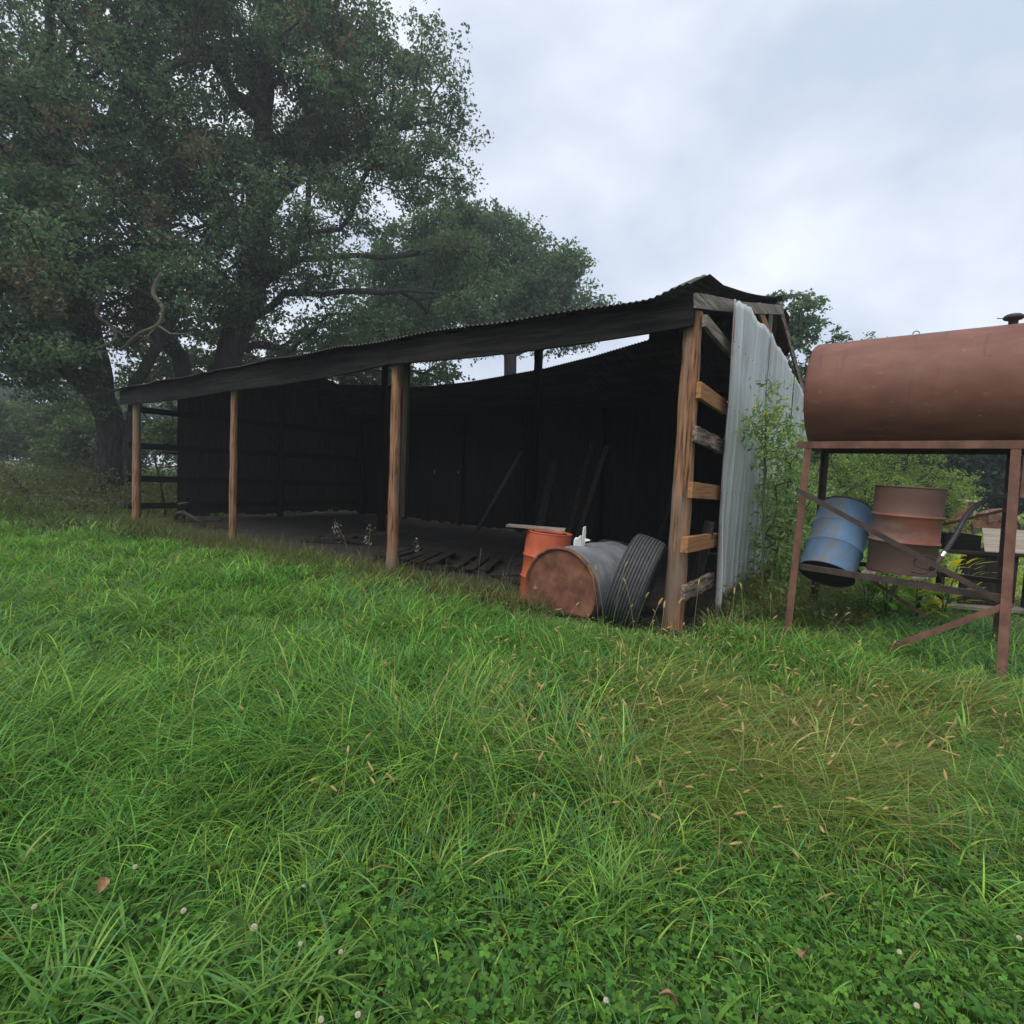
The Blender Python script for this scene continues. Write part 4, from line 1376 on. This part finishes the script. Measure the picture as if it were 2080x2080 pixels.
def grass_ring(y0, y1, tufts_m2, per, lfac, wfac, segs, spread, xmax=1.03, seed=1):
    global rs
    rs = np.random.RandomState(seed)
    A = xmax * (y1 ** 2 - y0 ** 2) + 2.0 * (y1 - y0)
    nt = int(A * tufts_m2)
    y = np.sqrt(rs.uniform(y0 ** 2, y1 ** 2, nt))
    x = rs.uniform(-1, 1, nt) * (xmax * y + 1.0)
    straw, dry, field, shade, inside, sx, sy, n, n2 = zones(x, y)
    keep = ~inside
    keep &= rs.rand(nt) > dry * .35 * (sx < .3)
    x, y, straw, dry, field, shade, n, n2, sx, sy = [a[keep] for a in (x, y, straw, dry, field, shade, n, n2, sx, sy)]
    nt = len(x)
    # height field of the sward
    lump = fbm(x * 1.1 + 7, y * 1.3 + 9, 31)
    near = np.clip((y - 1.55 - .9 * (fbm(x * .9, y * .9, 77) - .5)) / 1.1, 0, 1)
    h = (.085 + .215 * near) * (.22 + 1.65 * lump)
    h *= 1 - .22 * np.clip((y - 6) / 4, 0, 1)
    h *= 1 - .35 * dry * (sx < .3)
    h *= 1 - .45 * field
    h *= 1 + .5 * shade * (y > 14) * (n2 > .5)
    for (bx_, by_, br_) in ((1.85, 5.85, .55), (1.2, 6.0, .7), (3.05, 5.75, .45), (4.4, 4.55, .55), (.6, 6.4, .6)):
        h *= 1 - .55 * np.exp(-((x - bx_) ** 2 + (y - by_) ** 2) / br_ ** 2)
    tone = fbm(x * .6 + 70, y * .6 + 40, 55)
    ti = np.repeat(np.arange(nt), per)
    nb = nt * per
    rr = np.abs(rs.randn(nb)) * spread
    aa = rs.rand(nb) * 2 * np.pi
    bx, by = x[ti] + rr * np.cos(aa), y[ti] + rr * np.sin(aa)
    # neighbouring tufts lie over the same way
    fl = (fbm(x * .8 + 11, y * .8 + 5, 61) - .5) * 13
    bias = (rs.rand(nb) < .42)
    phi = np.where(bias, fl[ti] + rs.randn(nb) * .45, aa + rs.randn(nb) * .5)
    comb = (straw[ti] > .45) & (rs.rand(nb) < .65)
    phi = np.where(comb, -.35 + rs.randn(nb) * .45, phi)
    Lh = h[ti] * rs.uniform(.45, 1.35, nb) * lfac
    th0 = rs.uniform(.0, .6, nb)
    th1 = rs.uniform(1.3, 3.2, nb) - .5 * shade[ti]
    th0 = np.where(comb, rs.uniform(.7, 1.3, nb), th0)
    th1 = np.where(comb, rs.uniform(1.3, 1.9, nb), th1)
    wdt = rs.uniform(.0042, .0098, nb) * wfac
    wide = rs.rand(nt)[ti] < .07
    wdt = np.where(wide, wdt * 1.5, wdt)
    # colour
    k1 = rs.rand(nb)
    tt = np.clip(tone[ti] * 1.6 - .3 + .25 * rs.randn(nb), 0, .999)
    gcol = GREEN[(tt * 5).astype(int)]
    c = gcol.copy()
    def put(w_, pal):
        m = rs.rand(nb) < w_
        c[m] = pal[rs.randint(0, len(pal), m.sum())]
    put(field[ti] * .95, FIELD)
    put(straw[ti] * .62 + .055, STRAW)
    put(dry[ti] * .75, DRY)
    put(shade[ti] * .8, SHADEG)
    c = c * (1 + .34 * rs.randn(nb, 1)).clip(.4, 1.9) * (.75 + .5 * rs.rand(nt))[ti][:, None]
    thin = comb | (rs.rand(nb) < .10)
    wdt = np.where(thin, wdt * .45, wdt)
    Lh = np.where(thin, Lh * 1.35, Lh)
    root = np.stack([bx, by, np.zeros(nb)], 1)
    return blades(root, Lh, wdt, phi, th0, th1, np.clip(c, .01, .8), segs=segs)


parts = [grass_ring(.9, 3.2, 175, 16, 1.2, .9, 6, .04, 1.15, 101),
         grass_ring(3.2, 6.2, 125, 16, 1.05, 1.2, 5, .045, 1.08, 102),
         grass_ring(6.2, 11.5, 60, 14, 1.05, 1.6, 4, .05, 1.03, 103),
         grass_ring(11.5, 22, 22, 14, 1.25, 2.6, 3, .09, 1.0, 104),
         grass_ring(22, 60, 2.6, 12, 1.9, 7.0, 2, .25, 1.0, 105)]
rs = np.random.RandomState(71)
tf = [(40, 1935), (130, 1990), (230, 1900), (300, 1985), (390, 1960), (470, 1995), (560, 2010), (640, 1975), (90, 2060), (330, 2065), (520, 2070), (250, 1640), (360, 1600), (520, 1690), (1220, 1800), (1270, 1790), (980, 1560), (930, 1600), (1080, 1640), (700, 1730), (1960, 1480), (1500, 1450)]
rt, ph_, ln_, cl_, wd_, a0_, a1_ = [], [], [], [], [], [], []
for (tx, ty_) in tf:
    q = px_ground(tx, ty_ + 60, 0)
    n = rs.randint(34, 60)
    lean = rs.rand() * 6.28
    aa = np.where(rs.rand(n) < .55, lean + rs.randn(n) * .5, rs.rand(n) * 6.28)
    rt.append(np.stack([q.x + rs.randn(n) * .035, q.y + rs.randn(n) * .035, 0 * aa], 1))
    ph_.append(aa); ln_.append(rs.uniform(.13, .34, n)); wd_.append(rs.uniform(.006, .011, n))
    a0_.append(rs.uniform(.1, .5, n)); a1_.append(rs.uniform(1.0, 2.4, n))
    cl_.append(pal_mix(n, [(.15, .30, .06), (.19, .33, .07), (.12, .26, .08)], (2, 2, 1)) * rs.uniform(.85, 1.1))
parts.append(blades(np.concatenate(rt), np.concatenate(ln_), np.concatenate(wd_), np.concatenate(ph_), np.concatenate(a0_), np.concatenate(a1_), np.concatenate(cl_), segs=7))
Vn, Fn, Cn, o_ = [], [], [], 0
for (V, F, C) in parts:
    Vn.append(V); Fn.append(F + o_); Cn.append(C); o_ += len(V)
tag(fast_mesh('grass', np.concatenate(Vn), np.concatenate(Fn), np.concatenate(Cn), M['blade'], smooth=True),
    'long lush green lawn grass with straw-coloured patches in front of the shed', 'grass', kind='stuff')
del Vn, Fn, Cn, parts

# clover mat near the camera
rs = np.random.RandomState(44)
nC = 32000
y = rs.uniform(1.0, 3.4, nC)
x = rs.uniform(-1, 1, nC) * (1.15 * y + .9)
m = fbm(x * 1.4 + 2, y * 1.4 + 8, 91) + .60 * np.clip((1.95 + .16 * x - y) / .6, -1.8, 1) + .16 * rs.randn(nC) > .50
x, y = x[m], y[m]
n = len(x)
hz = rs.uniform(.03, .105, n) * (.7 + .5 * fbm(x * 3, y * 3, 7))
big = rs.rand(n) < .03
sz = rs.uniform(.0050, .0098, n) * np.where(big, 1.9, 1)
tilt = rs.randn(n, 2) * .38
nrm = np.stack([tilt[:, 0], tilt[:, 1] - .15, np.ones(n)], 1)
nrm /= np.linalg.norm(nrm, axis=1)[:, None]
a0 = rs.rand(n) * 2 * np.pi
ex = np.cross(nrm, np.stack([np.cos(a0), np.sin(a0), 0 * a0], 1)); ex /= np.linalg.norm(ex, axis=1)[:, None]
ey = np.cross(nrm, ex)
cc = np.stack([x, y, hz], 1)
VV, FF, CC = [], [], []
col = pal_mix(n, [(.085, .205, .032), (.12, .26, .042), (.065, .165, .032)], (3, 3, 2), .15)
off = 0
for k in range(3):
    a = k * 2 * np.pi / 3
    d = ex * math.cos(a) + ey * math.sin(a)
    s_ = np.cross(nrm, d)
    S = sz[:, None]
    up = nrm * S * .35
    ptsl = [cc, cc + d * S * .55 + s_ * S * .75 + up, cc + d * S * 1.45 + s_ * S * .72 + up, cc + d * S * 1.72 + up * .2, cc + d * S * 1.45 - s_ * S * .72 + up, cc + d * S * .55 - s_ * S * .75 + up]
    Vk = np.stack(ptsl, 1).reshape(-1, 3)
    b = np.arange(n)[:, None] * 6 + off
    FF.append(np.concatenate([b + np.array([[0, 1, 2, 3]]), b + np.array([[0, 3, 4, 5]])]))
    VV.append(Vk); CC.append(np.repeat(col * (1 + .08 * rs.randn(n, 1)), 6, 0)); off += n * 6
r0 = cc.copy(); r0[:, 2] = 0; r0[:, :2] += rs.randn(n, 2) * .012
sV = np.stack([r0 - ex * .0007, r0 + ex * .0007, cc + ex * .0007, cc - ex * .0007], 1).reshape(-1, 3)
VV.append(sV); FF.append(np.arange(n * 4).reshape(n, 4) + off); CC.append(np.repeat(col * 1.2, 4, 0))
tag(fast_mesh('clover', np.concatenate(VV), np.concatenate(FF), np.clip(np.concatenate(CC), .01, .8), M['leafy']),
    'mat of small round-leaved green clover along the near edge of the lawn', 'clover', kind='stuff')
# broad plantain and dock leaves among the clover
npl = 520
y = rs.uniform(1.3, 2.9, npl); x = rs.uniform(-1, 1, npl) * (1.1 * y + .3)
V, F, C = blades(np.stack([x, y, np.full(npl, .015)], 1), rs.uniform(.05, .12, npl), rs.uniform(.022, .045, npl), rs.rand(npl) * 6.28, rs.uniform(.2, .7, npl), rs.uniform(1.2, 1.9, npl),
                 pal_mix(npl, [(.085, .21, .05), (.11, .24, .06)], (1, 1)), segs=5)
tag(fast_mesh('plantain', V, F, C, M['leafy'], smooth=True), 'broad flat green plantain leaves scattered through the clover', 'weeds', kind='stuff')

# foxtail grass: thin stalks with tan seed heads
def foxtail_mesh(Ln, bend, seed, hl=.055):
    rn = random.Random(seed)
    a = rn.uniform(0, 6.28)
    p, th, out_ = Vector((0, 0, 0)), rn.uniform(.02, .15), []
    k = 14
    for i in range(k + 1):
        out_.append(p.copy())
        p = p + Vector((math.sin(th) * math.cos(a), math.sin(th) * math.sin(a), math.cos(th))) * (Ln / k)
        th += bend / k
    d = (out_[-1] - out_[-2]).normalized()
    hd, q = [], out_[-1].copy()
    for i in range(9):
        hd.append(q.copy())
        q += d * (hl / 8)
        d = (d + Vector((math.cos(a), math.sin(a), -.3)) * .05).normalized()
    hr = [.0015, .0042, .0058, .0062, .0060, .0056, .0048, .0034, .0012]
    return out_, hd, hr


def foxtail(mb1, mb2, at, Ln, bend, seed, hl=.055, ws=1.0):
    st_, hd, hr = foxtail_mesh(Ln, bend, seed, hl)
    o_ = Vector(at)
    mb1.tube([o_ + p for p in st_], [.0011 * ws] * len(st_), 3, cap=False)
    rn = random.Random(seed)
    mb2.tube([o_ + p for p in hd], [r * ws * rn.uniform(.9, 1.1) for r in hr], 7, lump=.15, rnd=rn)


M['stalk'] = mat_noise('straw_stalk', [(0.3, (.17, .22, .06)), (0.7, (.33, .30, .12))], (9, 9, 9), rough=.8, bump=0)
rn = random.Random(17)
tall = [(1215, 1260, .62, .35), (1228, 1268, .60, .15), (1240, 1270, .66, .10), (1352, 1300, .42, .15), (1405, 1290, .55, .05), (1482, 1300, .50, .10), (1513, 1305, .56, .05), (1560, 1310, .50, .08),
        (1335, 1345, .5, .35), (1300, 1350, .55, .45), (1290, 1330, .66, .30), (1275, 1340, .62, .42), (1440, 1330, .46, .3), (1595, 1350, .30, .1)]
labs = ['leftmost tall foxtail stalk in front of the tyre', 'foxtail stalk leaning in front of the tyre tread', 'straight tall foxtail stalk before the tyre', 'short foxtail stalk right before the corner post',
        'straight foxtail stalk under the rotten rail', 'upright foxtail stalk below the curled metal sheet', 'second upright foxtail stalk below the metal sheet', 'foxtail stalk beneath the sapling',
        'bending foxtail in front of the corner post', 'drooping foxtail nearest the foot of the corner post', 'long foxtail arching left of the corner post', 'arching foxtail crossing the foot of the tyre',
        'nodding foxtail between corner post and sapling', 'small foxtail at the foot of the stand leg']
for i, (px_, py_, Ln, bd) in enumerate(tall):
    c = px_ground(px_, py_ + 26, 0.0)
    r = empty('foxtail', loc=c)
    tag(r, labs[i], 'grass stalk', 'tall foxtail stalks by the corner post')
    m1, m2 = MB(), MB()
    foxtail(m1, m2, (0, 0, 0), Ln * 1.12, bd, 300 + i, .075, 1.35)
    m1.build('stem', M['stalk'], r); m2.build('seed_head', M['seed'], r, smooth=True)
m1, m2 = MB(), MB()
rsx = np.random.RandomState(8)
k = 0
while k < 330:
    y = rsx.uniform(2.1, 6.2); x = rsx.uniform(-.55, 1.05) * y
    wgt = math.exp(-((x - 1.3) / 1.5) ** 2) * math.exp(-((y - 4.0) / 1.6) ** 2) + .12
    sx, sy = to_shed(x, y)
    if rsx.rand() > wgt or (sy > -.2 and sx < .5): continue
    foxtail(m1, m2, (x, y, 0), rsx.uniform(.26, .46), rsx.uniform(.3, 2.0), 500 + k, rsx.uniform(.035, .065), 1.0)
    k += 1
V = m1.V + m2.V
n1_ = len(m1.V)
o = new_mesh_obj('seeding_grass', V, m1.F + [tuple(i + n1_ for i in f) for f in m2.F], M['stalk'], smooth=True)
o.data.materials.append(M['seed'])
mi = np.zeros(len(o.data.polygons), np.int32); mi[len(m1.F):] = 1
o.data.polygons.foreach_set('material_index', mi)
tag(o, 'thin foxtail stalks with tan seed heads scattered through the lawn', 'grass', kind='stuff')

# brown tangle of weeds along the foot of the end wall and under the stand
rs = np.random.RandomState(66)
nw = 15000
wx, wy = rs.uniform(.05, 1.5, nw) ** 1.15 + .15, rs.uniform(.9, 7.6, nw)
wx2, wy2 = rs.uniform(1.0, 3.6, nw // 9), rs.uniform(1.6, 3.4, nw // 9)
dens = fbm(wx * 2 + 5, wy * 1.5, 4)
k = dens > .42
wx, wy, dens = wx[k], wy[k], dens[k]
c, s = math.cos(SA), math.sin(SA)
gx_, gy_ = SO.x + wx * c - wy * s, SO.y + wx * s + wy * c
nw = len(wx)
hh = (.30 + .55 * dens) * np.clip(1.35 - .45 * wx, .35, 1) * rs.uniform(.4, 1.1, nw)
V, F, C = blades(np.stack([gx_, gy_, 0 * gx_], 1), hh, rs.uniform(.003, .008, nw), rs.rand(nw) * 6.28, rs.uniform(0, .5, nw), rs.uniform(.6, 2.2, nw),
                 pal_mix(nw, [(.16, .13, .06), (.10, .15, .045), (.14, .19, .055), (.12, .08, .05), (.22, .18, .09)], (2, 4, 4, 2, 1)), segs=4)
nl = 9000
li = rs.randint(0, nw, nl)
cen = np.stack([gx_[li], gy_[li], hh[li] * rs.uniform(.2, .95, nl)], 1) + rs.randn(nl, 3) * .05
cen[:, 2] = np.abs(cen[:, 2])
V2, F2, C2 = leaf_quads(cen, rs.uniform(.03, .07, nl), .5, pal_mix(nl, [(.12, .19, .055), (.16, .24, .07), (.16, .12, .06)], (4, 3, 1)))
tag(fast_mesh('weeds', np.concatenate([V, V2]), np.concatenate([F, F2 + len(V)]), np.concatenate([C, C2]), M['leafy']),
    'tangled green and brown weeds along the foot of the metal end wall', 'weeds', kind='stuff')
# thin dry weeds along the open front and brush under the far oak
nw = 9000
wx, wy = rs.uniform(-15, -1.3, nw), rs.normal(-.22, .32, nw)
gx_, gy_ = SO.x + wx * c - wy * s, SO.y + wx * s + wy * c
V, F, C = blades(np.stack([gx_, gy_, 0 * gx_], 1), rs.uniform(.10, .30, nw) * (.5 + 1.1 * fbm(wx * 1.7, wy * 2, 12)) * np.where(rs.rand(nw) < .04, 1.8, 1), rs.uniform(.003, .007, nw), rs.rand(nw) * 6.28, rs.uniform(0, .4, nw), rs.uniform(.3, 1.8, nw),
                 pal_mix(nw, [(.17, .16, .07), (.11, .16, .045), (.13, .11, .06), (.26, .22, .11)], (3, 5, 2, .6)), segs=4)
tag(fast_mesh('dry_weeds', V, F, C, M['leafy']), 'sparse dry weeds along the open front of the shed', 'weeds', kind='stuff')
nb_ = 760
bx, by = rs.uniform(-30, -9.5, nb_), rs.uniform(14.5, 26, nb_)
per_ = 60
ii = np.repeat(np.arange(nb_), per_)
hb_ = rs.uniform(.3, 1.1, nb_) + .8 * (bx < -13) * rs.rand(nb_)
cen = np.stack([bx[ii] + rs.randn(len(ii)) * .35, by[ii] + rs.randn(len(ii)) * .35, hb_[ii] * rs.rand(len(ii))], 1)
sx_, sy_ = (cen[:, 0] - SO.x) * c + (cen[:, 1] - SO.y) * s, -(cen[:, 0] - SO.x) * s + (cen[:, 1] - SO.y) * c
kk = ~((sx_ > -15.2) & (sy_ < 8))
cen = cen[kk]
V, F, C = leaf_quads(cen, rs.uniform(.06, .14, len(cen)), .5, pal_mix(len(cen), [(.08, .11, .035), (.12, .14, .045), (.12, .10, .055)], (4, 2, 2)))
tag(fast_mesh('undergrowth', V, F, C, M['leafy']), 'dull green brush growing beneath the big oaks left of the shed', 'undergrowth', kind='stuff')

# broad-leaved yellowing plants behind the stand
for i, (px_, py_, h_, yl, lab) in enumerate([(1800, 1262, .80, .10, 'green broad-leaved weed under the brown drum'), (1860, 1262, .84, .25, 'tall green broad-leaved weed right of the brown drum'),
                                             (1915, 1258, .86, .9, 'yellowing broad-leaved weed under the work table'), (1762, 1250, .66, .0, 'low broad-leaved weed behind the thin rear brace')]):
    c0 = px_ground(px_, py_, 0)
    r = empty('leafy_weed', loc=c0)
    tag(r, lab, 'plant', 'broad-leaved weeds behind the stand')
    rs = np.random.RandomState(200 + i)
    mb = MB()
    for s_ in range(5):
        a = rs.rand() * 6.28
        mb.tube([(0, 0, 0), (.06 * math.cos(a), .06 * math.sin(a), h_ * .5), (.16 * math.cos(a), .16 * math.sin(a), h_)], [.008, .007, .003], 6)
    mb.build('stem', M['greenstem'], r, smooth=True)
    n = 120
    aa = rs.rand(n) * 6.28
    zz = rs.uniform(.12, 1, n) * h_
    rr = rs.uniform(0, .34, n)
    pal = [(.17, .32, .06), (.22, .38, .07), (.60, .50, .04)]
    V, F, C = blades(np.stack([rr * np.cos(aa), rr * np.sin(aa), zz], 1), rs.uniform(.14, .26, n), rs.uniform(.04, .07, n), aa + rs.randn(n) * .5, rs.uniform(.5, 1.2, n), rs.uniform(1.3, 2.2, n),
                     pal_mix(n, pal, (3, 3, .01 + yl * 8)), segs=5)
    fast_mesh('foliage', V, F, C, M['leafy'], r, smooth=True)

# dead weed stalks with pale leaves in front of the dark opening
for i, (px_, py_, h_, dx_, lab) in enumerate([(712, 1150, .75, -.28, 'dry weed stalk leaning left with pale withered leaves, before the pallet'), (745, 1150, .72, .05, 'dry weed with a pale withered tuft left of the split-coloured post'),
                                              (850, 1140, .38, -.05, 'withered pale weed tuft over the pallet'), (970, 1190, .55, .03, 'single thin dry stalk left of the leaning board')]):
    c0 = px_ground(px_, py_, 0)
    r = empty('dry_weed', loc=c0)
    tag(r, lab, 'weed', 'withered weeds at the shed opening')
    rs = np.random.RandomState(230 + i)
    mb = MB()
    tip = Vector((dx_, 0, h_))
    b = bez([(0, 0, 0), (dx_ * .35, .02, h_ * .5), tuple(tip)], 12)
    mb.tube(b, [.005] * (len(b) - 1) + [.002], 5)
    mb.build('stem', M['palebark'], r)
    if i < 3:
        n = 26
        t = rs.uniform(.55, 1, n)
        cen = np.stack([dx_ * t, rs.randn(n) * .03, h_ * t], 1) + rs.randn(n, 3) * .035
        V, F, C = leaf_quads(cen, rs.uniform(.03, .075, n), .4, pal_mix(n, [(.42, .36, .27), (.30, .22, .15), (.5, .45, .35)], (2, 2, 1)), droop=.4)
        fast_mesh('foliage', V, F, C, M['leafy'], r)

# clover flowers
fm = MB()
for k in range(46):
    a, z_ = k * 2.4, 1 - 1.5 * (k + .5) / 46
    rr_ = math.sqrt(max(0, 1 - z_ * z_))
    d = Vector((rr_ * math.cos(a), rr_ * math.sin(a), z_))
    fm.tube([d * .004, d * .0085, d * .0125], [.0012, .0022, .0008], 5)
sm_ = MB(); sm_.tube([(0, 0, -.14), (.004, 0, -.07), (0, 0, 0)], .0009, 5)
first = empty('clover_flower', loc=px_ground(516, 1884, .115)); fh = fm.build('flower_head', M['flower'], first); fs = sm_.build('stem', M['greenstem'], first)
spots_ = [((516, 1884), 'largest cream clover flower, in the grass left of centre'), ((70, 1842), 'white clover flower nearest the left picture edge'), ((373, 1850), 'round white clover flower among the left clover'),
          ((618, 1799), 'small clover flower highest up the lawn'), ((610, 1917), 'pale clover flower just right of and below the largest one'), ((692, 1933), 'clover flower lowest of the left cluster of three'),
          ((275, 1761), 'tan fading clover flower above the left clover'), ((652, 2071), 'clover flower at the very bottom edge, left of centre'), ((727, 2061), 'clover flower at the bottom just past the left third'),
          ((1231, 2032), 'white clover flower at the bottom right of centre'), ((2070, 1905), 'clover flower at the right picture edge'), ((1862, 2043), 'pale clover flower in the bottom right clover'),
          ((1827, 1934), 'clover flower half hidden in the right clover')]
for i, ((px_, py_), lab) in enumerate(spots_):
    if i == 0: r = first
    else:
        r = first.copy(); COL.objects.link(r)
        for ch in (fh, fs):
            c2 = ch.copy(); COL.objects.link(c2); c2.parent = r
    r.location = px_ground(px_, py_, .125)
    r.rotation_euler = (.2 * math.sin(i * 3), .25 * math.cos(i * 5), i)
    sc1 = [1.25, .9, 1.0, .8, .8, .8, .95, .9, .9, .9, .9, .9, .9][i]
    r.scale = (sc1 * .72,) * 3
    tag(r, lab, 'flower', 'white clover flowers in the lawn')
# dry leaves
for i, ((px_, py_), lab) in enumerate([((197, 1818), 'curled brown dead leaf on the left clover'), ((1375, 2050), 'orange-brown dead leaf at the bottom right of centre'), ((1643, 1945), 'small torn orange-brown dead leaf on the right clover')]):
    V = []
    for k in range(7):
        t = k / 6
        wd = .018 * math.sin(math.pi * min(1, t * .95 + .03)) ** .7
        cz_ = .02 * math.sin(t * 3)
        V += [(t * .055, -wd, cz_ + .010), (t * .055, 0, cz_), (t * .055, wd, cz_ + .012)]
    Fq = []
    for k in range(6):
        for j in range(2):
            a = k * 3 + j
            Fq.append((a, a + 1, a + 4, a + 3))
    if i == 0: M['deadleaf'] = mat_noise('dead_leaf', [(0.3, (.20, .10, .05)), (0.7, (.38, .21, .11))], (60, 60, 60), rough=.9, bump=.2)
    o = new_mesh_obj('dead_leaf', V, Fq, M['deadleaf'], smooth=True)
    o.location = px_ground(px_, py_, .115)
    o.rotation_euler = (.5, -.3, 1.9 + i)
    tag(o, lab, 'leaf', 'dead leaves on the lawn')

# ------------------------------------------------------------------ added haze volume standing in for lens veil
HAZE = 0.0020
hm = bpy.data.materials.new('veil_haze')
hm.use_nodes = True
hm.node_tree.nodes.remove(hm.node_tree.nodes['Principled BSDF'])
pv = hm.node_tree.nodes.new('ShaderNodeVolumePrincipled')
pv.inputs['Color'].default_value = (.86, .93, 1.0, 1)
pv.inputs['Density'].default_value = HAZE
pv.inputs['Anisotropy'].default_value = 0.3
hm.node_tree.links.new(pv.outputs[0], hm.node_tree.nodes['Material Output'].inputs['Volume'])
mb = MB()
mb.box((-156, -86, -2.5), (156, 166, 31))
tag(mb.build('haze', hm), 'thin bluish haze added in place of lens veil over the trees behind the shed', 'haze', kind='stuff')
